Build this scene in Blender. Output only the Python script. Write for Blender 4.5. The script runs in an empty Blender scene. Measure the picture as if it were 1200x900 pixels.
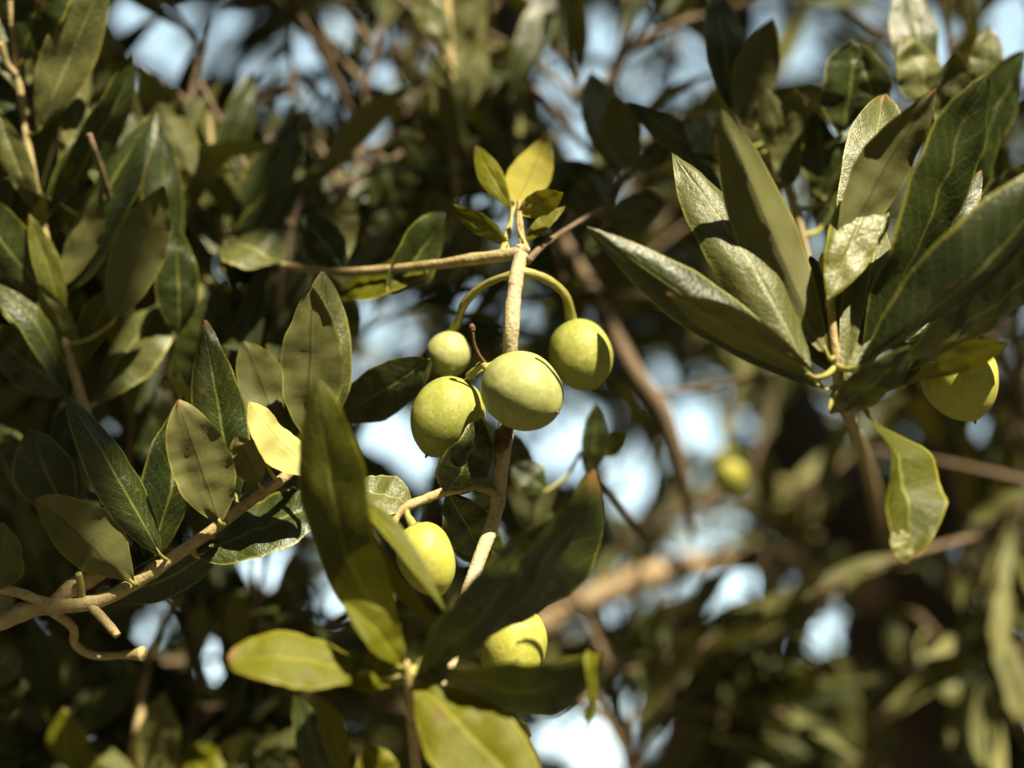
import bpy, math, random
import numpy as np
from mathutils import Vector, Matrix, noise as mnoise

# ------------------------------------------------------------------ camera, sky, sun
scene = bpy.context.scene
COL = scene.collection
PITCH = math.radians(22)
CAM = Vector((0, 0, 1.6))
RX = Vector((1, 0, 0))
UP = Vector((0, -math.sin(PITCH), math.cos(PITCH)))
FW = Vector((0, math.cos(PITCH), math.sin(PITCH)))
FOCUS = 0.35
cd = bpy.data.cameras.new('camera')
cam = bpy.data.objects.new('camera', cd)
COL.objects.link(cam)
cam.location = CAM
cam.rotation_euler = (math.pi / 2 + PITCH, 0, 0)
cd.lens = 50
cd.sensor_width = 36
cd.clip_start = 0.01
cd.clip_end = 3000
cd.dof.use_dof = True
cd.dof.focus_distance = FOCUS
cd.dof.aperture_fstop = 4.5
scene.camera = cam

SUN_C = Vector((0.33, 0.84, 0.40)).normalized()          # right, up, towards camera
SUN = (RX * SUN_C.x + UP * SUN_C.y - FW * SUN_C.z).normalized()
el = math.asin(SUN.z)
rot = math.atan2(SUN.x, SUN.y)
w = bpy.data.worlds.new('World')
scene.world = w
w.use_nodes = True
nt = w.node_tree
nt.nodes.clear()
sky = nt.nodes.new('ShaderNodeTexSky')
sky.sky_type = 'NISHITA'
sky.sun_disc = False
sky.sun_elevation = el
sky.sun_rotation = rot
sky.air_density = 1.0
sky.dust_density = 0.4
sky.ozone_density = 0.6
bg = nt.nodes.new('ShaderNodeBackground')
bg.inputs['Strength'].default_value = 0.15
wo = nt.nodes.new('ShaderNodeOutputWorld')
hs = nt.nodes.new('ShaderNodeHueSaturation')            # hazy, paler sky
hs.inputs['Saturation'].default_value = 0.55
hs.inputs['Hue'].default_value = 0.452
nt.links.new(sky.outputs[0], hs.inputs['Color'])
nt.links.new(hs.outputs[0], bg.inputs['Color'])
nt.links.new(bg.outputs[0], wo.inputs['Surface'])
sl = bpy.data.lights.new('sun', 'SUN')
sl.energy = 5.0
sl.angle = math.radians(0.5)
sl.color = (1.0, 0.885, 0.65)
so = bpy.data.objects.new('sun', sl)
COL.objects.link(so)
so.rotation_euler = SUN.to_track_quat('Z', 'Y').to_euler()
scene.view_settings.view_transform = 'Standard'
scene.view_settings.look = 'None'
scene.view_settings.exposure = 1.36
scene.view_settings.gamma = 1
scene.cycles.use_denoising = True
scene.cycles.max_bounces = 6
scene.cycles.diffuse_bounces = 2
scene.cycles.glossy_bounces = 2
scene.cycles.transmission_bounces = 4
scene.cycles.sample_clamp_indirect = 4

# ------------------------------------------------------------------ helpers
def pxs(dz):                       # metres per photo pixel at dz millimetres behind the focus plane
    return 0.72 * (FOCUS + dz / 1000) / 1200

def P(x, y, dz=0.0):
    s = pxs(dz)
    return CAM + RX * ((x - 600) * s) + UP * ((450 - y) * s) + FW * (FOCUS + dz / 1000)

def cdir(v):                       # right / up / towards-camera -> world
    return (RX * v[0] + UP * v[1] - FW * v[2])

def project(p):
    d = p - CAM
    z = d.dot(FW)
    if z <= 0.02:
        return None
    s = 0.72 * z / 1200
    return (600 + d.dot(RX) / s, 450 - d.dot(UP) / s, z)

def mesh_obj(name, verts, faces, mats, parent=None, origin=None, uvs=None, fmat=None, smooth=True):
    me = bpy.data.meshes.new(name)
    o0 = origin if origin is not None else Vector((0, 0, 0))
    vs = np.asarray(verts, dtype=float).reshape(-1, 3) - np.array(o0)
    me.from_pydata(vs.tolist(), [], faces)
    for m in mats:
        me.materials.append(m)
    if uvs is not None:
        ul = me.uv_layers.new(name='UVMap')
        li = np.empty(len(me.loops), dtype=np.int32)
        me.loops.foreach_get('vertex_index', li)
        ul.data.foreach_set('uv', np.asarray(uvs, dtype=np.float32)[li].ravel())
    if fmat is not None:
        me.polygons.foreach_set('material_index', np.asarray(fmat, dtype=np.int32))
    if smooth:
        me.polygons.foreach_set('use_smooth', np.ones(len(me.polygons), dtype=bool))
    me.update()
    o = bpy.data.objects.new(name, me)
    COL.objects.link(o)
    if parent is not None:
        o.parent = parent
        o.location = o0 - parent_world(parent)
    else:
        o.location = o0
    return o

def parent_world(p):
    v = Vector(p.location)
    while p.parent:
        p = p.parent
        v = v + p.location
    return v

def thing(name, label, cat, loc, group=None):
    o = bpy.data.objects.new(name, None)
    COL.objects.link(o)
    o.empty_display_size = 0.01
    o.location = loc
    o['label'] = label
    o['category'] = cat
    if group:
        o['group'] = group
    return o

def catmull(pts, rads, sub=6):
    out, ro = [], []
    n = len(pts)
    for i in range(n - 1):
        p0 = pts[max(i - 1, 0)]; p1 = pts[i]; p2 = pts[i + 1]; p3 = pts[min(i + 2, n - 1)]
        for k in range(sub):
            t = k / sub
            out.append(0.5 * ((2 * p1) + (p2 - p0) * t + (2 * p0 - 5 * p1 + 4 * p2 - p3) * t * t + (3 * p1 - p0 - 3 * p2 + p3) * t ** 3))
            ro.append(rads[i] * (1 - t) + rads[i + 1] * t)
    out.append(pts[-1]); ro.append(rads[-1])
    return out, ro

def tube_data(pts, rads, sides=10, sub=6, bump=0.0, seed=0, cap=True):
    pts = [Vector(p) for p in pts]
    if sub > 1 and len(pts) > 1:
        pts, rads = catmull(pts, rads, sub)
    rng = random.Random(seed)
    V, F = [], []
    up = None
    n = len(pts)
    for i, p in enumerate(pts):
        d = (pts[min(i + 1, n - 1)] - pts[max(i - 1, 0)])
        if d.length < 1e-9:
            d = Vector((0, 0, 1))
        d.normalize()
        if up is None:
            up = d.orthogonal().normalized()
        a = (up - d * up.dot(d)).normalized()
        up = a
        b = d.cross(a)
        rr = rads[i] * (1 + bump * 1.6 * mnoise.noise(Vector((i * 0.23, seed * 1.7, 0.3))))
        if bump and sub > 1 and i % 23 in (10, 11, 12):      # leaf scars: swollen nodes
            rr *= 1.14 if i % 23 == 11 else 1.06
        for k in range(sides):
            th = 2 * math.pi * k / sides
            r2 = rr * (1 + bump * 1.5 * mnoise.noise(Vector((math.cos(th) * 1.3, math.sin(th) * 1.3, i * 0.35 + seed))))
            V.append(p + (a * math.cos(th) + b * math.sin(th)) * r2)
    for i in range(n - 1):
        for k in range(sides):
            F.append((i * sides + k, i * sides + (k + 1) % sides, (i + 1) * sides + (k + 1) % sides, (i + 1) * sides + k))
    if cap:
        F.append(tuple(range(sides - 1, -1, -1)))
        F.append(tuple((n - 1) * sides + k for k in range(sides)))
    return V, F

def merge(lst):
    V, F = [], []
    for v, f in lst:
        o = len(V)
        V += v
        F += [tuple(i + o for i in q) for q in f]
    return V, F

# ------------------------------------------------------------------ materials
def new_mat(name):
    m = bpy.data.materials.new(name)
    m.use_nodes = True
    m.node_tree.nodes.clear()
    return m, m.node_tree

class NB:
    def __init__(s, t): s.t = t
    def n(s, typ, **kw):
        x = s.t.nodes.new(typ)
        for k, v in kw.items():
            setattr(x, k, v)
        return x
    def l(s, a, b): s.t.links.new(a, b)
    def math(s, op, a, b=None, c=None, clamp=False):
        x = s.n('ShaderNodeMath', operation=op)
        x.use_clamp = clamp
        for i, v in enumerate((a, b, c)):
            if v is None: continue
            if isinstance(v, (int, float)): x.inputs[i].default_value = v
            else: s.l(v, x.inputs[i])
        return x.outputs[0]
    def mix(s, f, a, b):
        x = s.n('ShaderNodeMix', data_type='RGBA')
        for i, v in ((0, f), (6, a), (7, b)):
            if isinstance(v, (int, float)): x.inputs[i].default_value = v
            elif isinstance(v, tuple): x.inputs[i].default_value = (*v, 1)
            else: s.l(v, x.inputs[i])
        return x.outputs[2]
    def ramp(s, f, a, b):          # smooth step a..b
        x = s.n('ShaderNodeMapRange', interpolation_type='SMOOTHSTEP')
        s.l(f, x.inputs['Value'])
        x.inputs['From Min'].default_value = a
        x.inputs['From Max'].default_value = b
        return x.outputs[0]
    def noise(s, co, scale, detail=3, rough=0.55):
        x = s.n('ShaderNodeTexNoise')
        s.l(co, x.inputs['Vector'])
        x.inputs['Scale'].default_value = scale
        x.inputs['Detail'].default_value = detail
        x.inputs['Roughness'].default_value = rough
        return x.outputs[0]

def leaf_mat(name, top_a, top_b, under_a, under_b, trans, tfac, rib_top, rib_under, margin, rough=0.36, dotk=0.45, spec=0.5):
    m, t = new_mat(name)
    b = NB(t)
    tc = b.n('ShaderNodeTexCoord')
    oi = b.n('ShaderNodeObjectInfo')
    geo = b.n('ShaderNodeNewGeometry')
    sep = b.n('ShaderNodeSeparateXYZ')
    b.l(tc.outputs['UV'], sep.inputs[0])
    u, v = sep.outputs[0], sep.outputs[1]
    av = b.math('ABSOLUTE', b.math('MULTIPLY', b.math('SUBTRACT', v, 0.5), 2.0))       # 0 rib .. 1 edge
    co = b.n('ShaderNodeVectorMath', operation='ADD')
    b.l(tc.outputs['Object'], co.inputs[0])
    cr = b.n('ShaderNodeCombineXYZ')
    b.l(b.math('MULTIPLY', oi.outputs['Random'], 7.0), cr.inputs[0])
    b.l(cr.outputs[0], co.inputs[1])
    co = co.outputs[0]
    n1 = b.noise(co, 90, 3)
    n2 = b.noise(co, 900, 2)
    n3 = b.noise(co, 2600, 1)
    n6 = b.noise(co, 260, 2)
    vary = b.math('ADD', b.math('MULTIPLY', oi.outputs['Random'], 0.6), b.math('MULTIPLY', b.ramp(n1, 0.3, 0.7), 0.4))
    top = b.mix(vary, top_a, top_b)
    # tiny pale scales, denser near the rib
    dots = b.math('MULTIPLY', b.ramp(n3, 0.60, 0.72), b.math('SUBTRACT', 0.75, b.math('MULTIPLY', av, 0.6)))
    top = b.mix(b.math('MULTIPLY', dots, dotk), top, (0.22, 0.24, 0.10))
    top = b.mix(b.math('MULTIPLY', b.ramp(n2, 0.5, 0.8), 0.25), top, top_b)
    ph = b.math('SUBTRACT', b.math('MULTIPLY', u, 13.0), b.math('MULTIPLY', av, 2.3))
    vein = b.math('ABSOLUTE', b.math('SUBTRACT', b.math('FRACT', b.math('ADD', ph, b.math('MULTIPLY', n1, 1.2))), 0.5))
    vein = b.math('SUBTRACT', 1.0, b.ramp(vein, 0.0, 0.12))
    top = b.mix(b.math('MULTIPLY', vein, 0.16), top, rib_top)
    ribw = b.math('MULTIPLY', b.math('SUBTRACT', 1.0, b.ramp(av, 0.02, 0.085)), b.math('SUBTRACT', 1.0, b.ramp(u, 0.55, 1.0)))
    top = b.mix(b.math('MULTIPLY', ribw, 0.75), top, rib_top)
    und = b.mix(vary, under_a, under_b)
    und = b.mix(b.math('MULTIPLY', b.ramp(n2, 0.4, 0.75), 0.3), und, under_b)
    ribu = b.math('SUBTRACT', 1.0, b.ramp(av, 0.015, 0.06))
    und = b.mix(b.math('MULTIPLY', ribu, 0.8), und, rib_under)
    # rare brown blemishes
    n4 = b.noise(co, 160, 2)
    blem = b.math('MULTIPLY', b.ramp(n4, 0.67, 0.72), 0.7)
    top = b.mix(blem, top, (0.10, 0.06, 0.015))
    col = b.mix(geo.outputs['Backfacing'], top, und)
    browned = b.math('MULTIPLY', b.ramp(b.math('ADD', u, b.math('MULTIPLY', n1, 0.10)), 0.97, 1.03), b.math('GREATER_THAN', oi.outputs['Random'], 0.6))
    col = b.mix(browned, col, (0.17, 0.10, 0.03))
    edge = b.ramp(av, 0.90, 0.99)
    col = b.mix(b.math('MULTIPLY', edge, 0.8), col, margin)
    # lateral veins as relief
    h = b.math('ADD', b.math('MULTIPLY', vein, b.math('SUBTRACT', b.math('MULTIPLY', geo.outputs['Backfacing'], 0.10), 0.16)), b.math('ADD', b.math('MULTIPLY', n2, 1.1), b.math('ADD', b.math('MULTIPLY', n3, 0.6), b.math('MULTIPLY', n6, 0.6))))
    h = b.math('SUBTRACT', h, b.math('MULTIPLY', b.math('SUBTRACT', 1.0, b.ramp(av, 0.0, 0.12)), 0.9))
    bp = b.n('ShaderNodeBump')
    b.l(b.math('SUBTRACT', 0.50, b.math('MULTIPLY', geo.outputs['Backfacing'], 0.36)), bp.inputs['Strength'])
    bp.inputs['Distance'].default_value = 0.0004
    b.l(h, bp.inputs['Height'])
    pr = b.n('ShaderNodeBsdfPrincipled')
    b.l(col, pr.inputs['Base Color'])
    b.l(bp.outputs[0], pr.inputs['Normal'])
    rg = b.math('ADD', b.math('ADD', rough, b.math('MULTIPLY', geo.outputs['Backfacing'], 0.3)), b.math('MULTIPLY', n2, 0.12))
    b.l(rg, pr.inputs['Roughness'])
    pr.inputs['Specular IOR Level'].default_value = spec
    tr = b.n('ShaderNodeBsdfTranslucent')
    tr.inputs['Color'].default_value = (*trans, 1)
    ms = b.n('ShaderNodeMixShader')
    ms.inputs[0].default_value = tfac
    b.l(pr.outputs[0], ms.inputs[1])
    b.l(tr.outputs[0], ms.inputs[2])
    out = b.n('ShaderNodeOutputMaterial')
    b.l(ms.outputs[0], out.inputs['Surface'])
    return m

M = {}
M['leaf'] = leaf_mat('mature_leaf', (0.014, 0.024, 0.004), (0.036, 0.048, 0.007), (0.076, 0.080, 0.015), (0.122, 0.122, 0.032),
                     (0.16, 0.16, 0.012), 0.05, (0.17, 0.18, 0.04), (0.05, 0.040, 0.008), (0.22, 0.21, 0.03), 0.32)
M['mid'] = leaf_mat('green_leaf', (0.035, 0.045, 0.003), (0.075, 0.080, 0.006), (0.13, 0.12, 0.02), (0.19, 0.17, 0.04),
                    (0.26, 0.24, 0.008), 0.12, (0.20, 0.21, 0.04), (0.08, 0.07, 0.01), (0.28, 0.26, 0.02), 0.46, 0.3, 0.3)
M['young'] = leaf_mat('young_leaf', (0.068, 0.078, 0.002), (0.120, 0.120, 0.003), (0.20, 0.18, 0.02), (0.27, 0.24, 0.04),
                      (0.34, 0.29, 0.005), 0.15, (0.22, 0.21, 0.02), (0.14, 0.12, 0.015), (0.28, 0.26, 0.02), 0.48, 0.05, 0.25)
M['pale'] = leaf_mat('pale_leaf', (0.060, 0.068, 0.016), (0.11, 0.115, 0.034), (0.108, 0.108, 0.028), (0.175, 0.170, 0.058),
                     (0.22, 0.21, 0.02), 0.06, (0.24, 0.25, 0.10), (0.08, 0.06, 0.015), (0.28, 0.27, 0.07), 0.36, 0.6, 0.4)  # leaf with paler top and underside and more pale scales
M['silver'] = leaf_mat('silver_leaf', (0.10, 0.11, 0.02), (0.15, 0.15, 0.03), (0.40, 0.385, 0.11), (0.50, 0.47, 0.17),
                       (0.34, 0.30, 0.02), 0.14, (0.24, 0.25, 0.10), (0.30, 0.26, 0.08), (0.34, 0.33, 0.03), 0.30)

def bark_mat(name, a, c, d, scale, bump=0.5, rough=0.75):
    m, t = new_mat(name)
    b = NB(t)
    tc = b.n('ShaderNodeTexCoord')
    co = tc.outputs['Object']
    n1 = b.noise(co, scale, 5, 0.65)
    n2 = b.noise(co, scale * 4.5, 3)
    col = b.mix(b.ramp(n1, 0.35, 0.65), a, c)
    col = b.mix(b.math('MULTIPLY', b.ramp(n2, 0.55, 0.72), 0.7), col, d)
    n3 = b.noise(co, scale * 0.55, 3)
    col = b.mix(b.math('MULTIPLY', b.ramp(n3, 0.58, 0.70), 0.55), col, d)
    bp = b.n('ShaderNodeBump')
    bp.inputs['Strength'].default_value = bump
    bp.inputs['Distance'].default_value = 0.35 / scale
    b.l(b.math('ADD', n1, b.math('MULTIPLY', n2, 0.5)), bp.inputs['Height'])
    pr = b.n('ShaderNodeBsdfPrincipled')
    b.l(col, pr.inputs['Base Color'])
    b.l(bp.outputs[0], pr.inputs['Normal'])
    pr.inputs['Roughness'].default_value = rough
    out = b.n('ShaderNodeOutputMaterial')
    b.l(pr.outputs[0], out.inputs['Surface'])
    return m

M['pale_bark'] = bark_mat('pale_twig_bark', (0.46, 0.37, 0.20), (0.56, 0.48, 0.30), (0.22, 0.15, 0.07), 260)
M['tan_bark'] = bark_mat('tan_twig_bark', (0.34, 0.26, 0.11), (0.44, 0.35, 0.17), (0.18, 0.12, 0.05), 240)
M['calyx'] = bark_mat('calyx_brown', (0.22, 0.17, 0.05), (0.30, 0.24, 0.08), (0.10, 0.06, 0.025), 500)
M['green_stalk'] = bark_mat('green_stalk', (0.27, 0.26, 0.05), (0.36, 0.32, 0.09), (0.17, 0.13, 0.04), 300, 0.25, 0.55)
M['brown_twig'] = bark_mat('brown_twig_bark', (0.12, 0.078, 0.042), (0.18, 0.125, 0.07), (0.055, 0.035, 0.02), 150)
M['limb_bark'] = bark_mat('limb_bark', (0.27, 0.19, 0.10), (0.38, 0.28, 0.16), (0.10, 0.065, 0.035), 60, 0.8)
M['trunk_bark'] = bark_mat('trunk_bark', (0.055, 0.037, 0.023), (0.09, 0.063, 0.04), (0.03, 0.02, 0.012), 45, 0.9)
M['dry'] = bark_mat('dry_brown', (0.10, 0.045, 0.02), (0.16, 0.075, 0.035), (0.05, 0.025, 0.012), 400)

def olive_mat(name, a, c, bloom):
    m, t = new_mat(name)
    b = NB(t)
    tc = b.n('ShaderNodeTexCoord')
    co = tc.outputs['Object']
    n1 = b.noise(co, 110, 4, 0.6)
    n2 = b.noise(co, 520, 4, 0.65)
    col = b.mix(b.ramp(n1, 0.35, 0.65), a, c)
    n0 = b.noise(co, 65, 2)
    col = b.mix(b.math('MULTIPLY', b.ramp(n2, 0.40, 0.66), b.math('MULTIPLY', b.ramp(n0, 0.30, 0.66), 0.6)), col, bloom)
    n5 = b.noise(co, 1500, 3, 0.7)
    col = b.mix(b.math('MULTIPLY', b.ramp(n5, 0.52, 0.68), 0.25), col, (0.20, 0.20, 0.03))
    vo = b.n('ShaderNodeTexVoronoi')
    b.l(co, vo.inputs['Vector'])
    vo.inputs['Scale'].default_value = 620
    dots = b.math('SUBTRACT', 1.0, b.ramp(vo.outputs['Distance'], 0.10, 0.22))
    col = b.mix(b.math('MULTIPLY', dots, 0.38), col, (0.55, 0.56, 0.28))
    n3 = b.noise(co, 330, 3)
    col = b.mix(b.math('MULTIPLY', b.ramp(n3, 0.60, 0.74), 0.45), col, (0.17, 0.16, 0.03))
    bp = b.n('ShaderNodeBump')
    bp.inputs['Strength'].default_value = 0.30
    bp.inputs['Distance'].default_value = 0.0004
    b.l(b.math('ADD', n2, b.math('MULTIPLY', n1, 1.2)), bp.inputs['Height'])
    pr = b.n('ShaderNodeBsdfPrincipled')
    b.l(col, pr.inputs['Base Color'])
    b.l(bp.outputs[0], pr.inputs['Normal'])
    b.l(b.math('ADD', 0.42, b.math('MULTIPLY', n2, 0.25)), pr.inputs['Roughness'])
    pr.inputs['Specular IOR Level'].default_value = 0.4
    pr.inputs['Subsurface Weight'].default_value = 0.08
    pr.inputs['Subsurface Radius'].default_value = (1.0, 0.9, 0.25)
    pr.inputs['Subsurface Scale'].default_value = 0.0018
    out = b.n('ShaderNodeOutputMaterial')
    b.l(pr.outputs[0], out.inputs['Surface'])
    return m

M['olive_pale'] = olive_mat('pale_olive_skin', (0.29, 0.31, 0.090), (0.35, 0.36, 0.12), (0.43, 0.45, 0.23))
M['olive_green'] = olive_mat('green_olive_skin', (0.25, 0.27, 0.040), (0.34, 0.34, 0.060), (0.37, 0.39, 0.15))
M['olive_yellow'] = olive_mat('yellow_olive_skin', (0.36, 0.36, 0.040), (0.44, 0.43, 0.07), (0.47, 0.47, 0.16))

# ------------------------------------------------------------------ leaves
def leaf_grid(W, L, bend=0.06, fold=0.12, roll=0.15, hook=0.0, sick=0.0, twist=0.0, wave=0.02, tm=0.48, q=0.8, nu=26, nv=10, und=0.10, rng=random):
    """local leaf: x along the chord 0..L, y across, +z = upper side"""
    p = math.log(0.5) / math.log(tm)
    ph1, ph2 = rng.uniform(0, 6.28), rng.uniform(0, 6.28)
    ns = rng.uniform(0, 90)
    asym = rng.uniform(-0.10, 0.10)
    V, UVs = [], []
    for i in range(nu + 1):
        t = i / nu
        hw = W / 2 * max(0.012, math.sin(math.pi * min(1, max(0, t)) ** p)) ** q if 0 < t < 1 else W * 0.012
        hw *= 1 + 0.035 * math.sin(9 * t + ph1)
        tw = twist * (t - 0.35)
        hk = max(0.0, (t - 0.62) / 0.38) ** 2 * hook * L
        for j in range(nv + 1):
            v = 2 * j / nv - 1
            y = v * hw * (1 + asym * (1 if v > 0 else -1)) * (1 + 0.06 * abs(v) * mnoise.noise(Vector((t * 9, ns, 1 if v > 0 else 5))))
            z = fold * abs(y) - roll * hw * v * v * abs(v)
            z += wave * W * math.sin(8.5 * t + (ph1 if v > 0 else ph2)) * v * v
            z += W * und * mnoise.noise(Vector((t * 4.5, v * 0.9 + ns, ns))) + 0.35 * W * und * mnoise.noise(Vector((t * 13, v * 2.2, ns)))
            y2 = y * math.cos(tw) - z * math.sin(tw)
            z2 = y * math.sin(tw) + z * math.cos(tw)
            V.append((t * L, y2 + sick * L * 4 * t * (1 - t), z2 + bend * L * 4 * t * (1 - t) - hk))
            UVs.append((t, j / nv))
    F = []
    for i in range(nu):
        for j in range(nv):
            a = i * (nv + 1) + j
            F.append((a, a + nv + 1, a + nv + 2, a + 1))
    return V, F, UVs

def leaf_frame(p0, p1, n):
    x = (p1 - p0).normalized()
    z = (n - x * n.dot(x))
    if z.length < 1e-4:
        z = x.orthogonal()
    z.normalize()
    y = z.cross(x)
    return x, y, z

SEED = [0]
def nearest_on(path, p):
    best, bd = None, 1e9
    for a, c in zip(path[:-1], path[1:]):
        d = c - a
        t = max(0, min(1, (p - a).dot(d) / max(d.length_squared, 1e-12)))
        q = a + d * t
        if (q - p).length < bd:
            bd, best = (q - p).length, q
    return best, bd

def leaf(br, base, tip, wpx, n, mat='leaf', path=None, name='leaf', stalk=True, **kw):
    SEED[0] += 1
    rng = random.Random(SEED[0] * 17 + 3)
    p0, p1 = P(*base), P(*tip)
    nw = cdir(n)
    x, y, z = leaf_frame(p0, p1, nw)
    facing = abs(z.dot((CAM - (p0 + p1) / 2).normalized()))
    s = pxs((base[2] + tip[2]) / 2)
    W = wpx * s / max(0.5, facing)
    L = (p1 - p0).length
    V, F, UV = leaf_grid(W, L, rng=rng, **kw)
    me_v = V
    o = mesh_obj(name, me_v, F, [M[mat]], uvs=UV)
    o.parent = br
    R = Matrix((x, y, z)).transposed().to_4x4()
    R.translation = p0 - parent_world(br)
    o.matrix_local = R
    if stalk and path:
        q, d = nearest_on(path, p0)
        if 0.0008 < d < 0.02:
            loc_q = R.to_3x3().inverted() @ (q - p0)
            mid = Vector((-0.10 * d, 0, 0)) + loc_q * 0.45
            r = max(0.0005, W * 0.042)
            V2, F2 = tube_data([loc_q, mid, Vector((0, 0, 0)), Vector((L * 0.05, 0, 0))], [r * 1.35, r, r * 0.85, r * 0.5], 8, 4)
            st = mesh_obj('leaf_stalk', V2, F2, [M['green_stalk']])
            st.parent = o
    return o

def stem(br, pts, rpx, mat, name='stem', bump=0.05, sides=12, seed=1):
    w = [P(*p) for p in pts]
    r = [rp * pxs(p[2]) for rp, p in zip(rpx, pts)]
    V, F = tube_data(w, r, sides, 7, bump, seed)
    o = mesh_obj(name, V, F, [M[mat]], br, w[0])
    return w, o

# ------------------------------------------------------------------ ground
def ground_mat():
    m, t = new_mat('dry_ground')
    b = NB(t)
    tc = b.n('ShaderNodeTexCoord')
    co = tc.outputs['Object']
    n1 = b.noise(co, 0.6, 5)
    n2 = b.noise(co, 14, 4)
    col = b.mix(b.ramp(n1, 0.35, 0.65), (0.085, 0.062, 0.030), (0.055, 0.050, 0.022))
    col = b.mix(b.math('MULTIPLY', b.ramp(n2, 0.4, 0.7), 0.5), col, (0.11, 0.085, 0.04))
    bp = b.n('ShaderNodeBump')
    bp.inputs['Distance'].default_value = 0.05
    b.l(n2, bp.inputs['Height'])
    pr = b.n('ShaderNodeBsdfPrincipled')
    b.l(col, pr.inputs['Base Color'])
    b.l(bp.outputs[0], pr.inputs['Normal'])
    pr.inputs['Roughness'].default_value = 0.95
    out = b.n('ShaderNodeOutputMaterial')
    b.l(pr.outputs[0], out.inputs['Surface'])
    return m
gv = [(x, y, 0) for x in (-1500, 1500) for y in (-1500, 1500)]
g = mesh_obj('ground', gv, [(0, 2, 3, 1)], [ground_mat()], smooth=False)
g['kind'] = 'structure'

# gaps in the foliage where the sky shows in the photograph: (x, y, rx, ry) in photo pixels
GAPS = [(215, 55, 46, 46), (250, 25, 24, 22), (405, 45, 22, 22), (350, 45, 18, 22), (520, 60, 14, 22), (180, 80, 16, 24), (700, 60, 20, 24), (800, 60, 16, 22), (287, 55, 24, 45), (335, 80, 20, 30), (380, 75, 22, 22), (325, 118, 16, 16), (285, 152, 22, 22), (385, 125, 16, 18),
        (150, 25, 18, 28), (165, 112, 14, 26), (440, 72, 36, 34), (488, 95, 20, 18), (575, 28, 26, 34), (610, 25, 18, 34), (642, 95, 20, 55),
        (680, 172, 30, 38), (420, 195, 20, 20), (440, 155, 18, 16), (560, 245, 16, 22), (620, 268, 44, 22), (660, 262, 20, 18), (770, 95, 38, 28),
        (735, 235, 14, 16), (755, 165, 14, 14), (700, 100, 20, 40), (730, 30, 40, 30), (892, 30, 22, 36), (920, 55, 40, 40), (965, 40, 22, 24), (1035, 20, 16, 18),
        (1095, 40, 15, 17), (1100, 68, 12, 12), (1190, 75, 18, 34), (993, 147, 12, 14), (825, 95, 16, 22), (828, 150, 14, 14), (930, 235, 12, 18),
        (1120, 475, 10, 10), (440, 372, 22, 30), (455, 345, 20, 20), (430, 420, 24, 24), (470, 400, 18, 26), (545, 352, 14, 14), (465, 515, 44, 44),
        (485, 545, 24, 22), (648, 520, 52, 56), (730, 560, 30, 54), (810, 497, 28, 34), (782, 310, 18, 16), (692, 385, 12, 20), (772, 440, 14, 18),
        (596, 625, 16, 20), (548, 648, 14, 26), (270, 662, 24, 20), (312, 672, 20, 24), (398, 705, 14, 30), (195, 725, 18, 18), (185, 755, 18, 22),
        (255, 782, 18, 34), (680, 868, 58, 38), (640, 850, 24, 34), (850, 690, 36, 14), (975, 750, 24, 34), (990, 548, 18, 20),
        (1030, 575, 20, 24), (1162, 505, 16, 16), (1090, 605, 22, 14), (255, 276, 14, 12), (320, 372, 12, 14),
        (20, 200, 12, 24), (245, 325, 14, 14), (125, 500, 12, 18), (210, 605, 8, 20), (1095, 850, 20, 24), (1180, 520, 16, 12)]
def in_gap(p, k=1.0, maxz=99):
    q = project(p)
    if q is None:
        return False
    for gx, gy, rx, ry in GAPS:
        if ((q[0] - gx) / (rx * k)) ** 2 + ((q[1] - gy) / (ry * k)) ** 2 < 1:
            return True
    return False

def leaf_in_gap(p, d, L, W, k=1.0):
    for t, ww in ((0.08, 0.3), (0.3, 0.9), (0.5, 1.0), (0.7, 0.8), (0.92, 0.3)):
        q = project(p + d * (L * t))
        if q is None:
            continue
        m = W / 2 * ww * 0.75 / (0.72 * q[2] / 1200)
        for gx, gy, rx, ry in GAPS:
            if ((q[0] - gx) / (rx * k + m)) ** 2 + ((q[1] - gy) / (ry * k + m)) ** 2 < 1:
                return True
    return False

# the lit brown limb stays uncovered, and the forked trunk mostly so
CLEAR = [(650, 722, 30, 24, 0.64), (700, 700, 34, 24, 0.65), (750, 678, 36, 24, 0.68), (805, 662, 36, 22, 0.72), (860, 657, 34, 20, 0.77), (915, 655, 34, 18, 0.8),
         (1055, 720, 50, 60, 0.9), (1000, 610, 34, 40, 0.9), (930, 510, 34, 40, 0.9), (1085, 560, 24, 40, 0.9)]
def in_clear(p):
    q = project(p)
    if q is None:
        return False
    return any(((q[0] - x) / rx) ** 2 + ((q[1] - y) / ry) ** 2 < 1 and 0.3 < q[2] < z for x, y, rx, ry, z in CLEAR)

def path_in_gap(a, c1, c2, k=0.85):
    return any(in_gap(p, k) for p in [a.lerp(c1, .5), c1, c1.lerp(c2, .5), c2])

# pool of leaf meshes shared by all background branches
POOL = {}
prng = random.Random(5)
for mt in ('leaf', 'pale', 'young'):
    POOL[mt] = []
    for k in range(7):
        V, F, UV = leaf_grid(prng.uniform(0.15, 0.235), 1.0, bend=prng.uniform(-0.02, 0.11), fold=prng.uniform(0, 0.35), roll=prng.uniform(0, 0.35),
                             hook=prng.uniform(-0.04, 0.16), sick=prng.uniform(-0.05, 0.05), twist=prng.uniform(-0.5, 0.5), wave=0.03,
                             tm=prng.uniform(0.42, 0.56), q=prng.uniform(0.72, 0.95), nu=12, nv=4, rng=prng)
        r = 0.012
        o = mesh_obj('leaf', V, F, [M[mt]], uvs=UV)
        POOL[mt].append(o.data)
        bpy.data.objects.remove(o)

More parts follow.
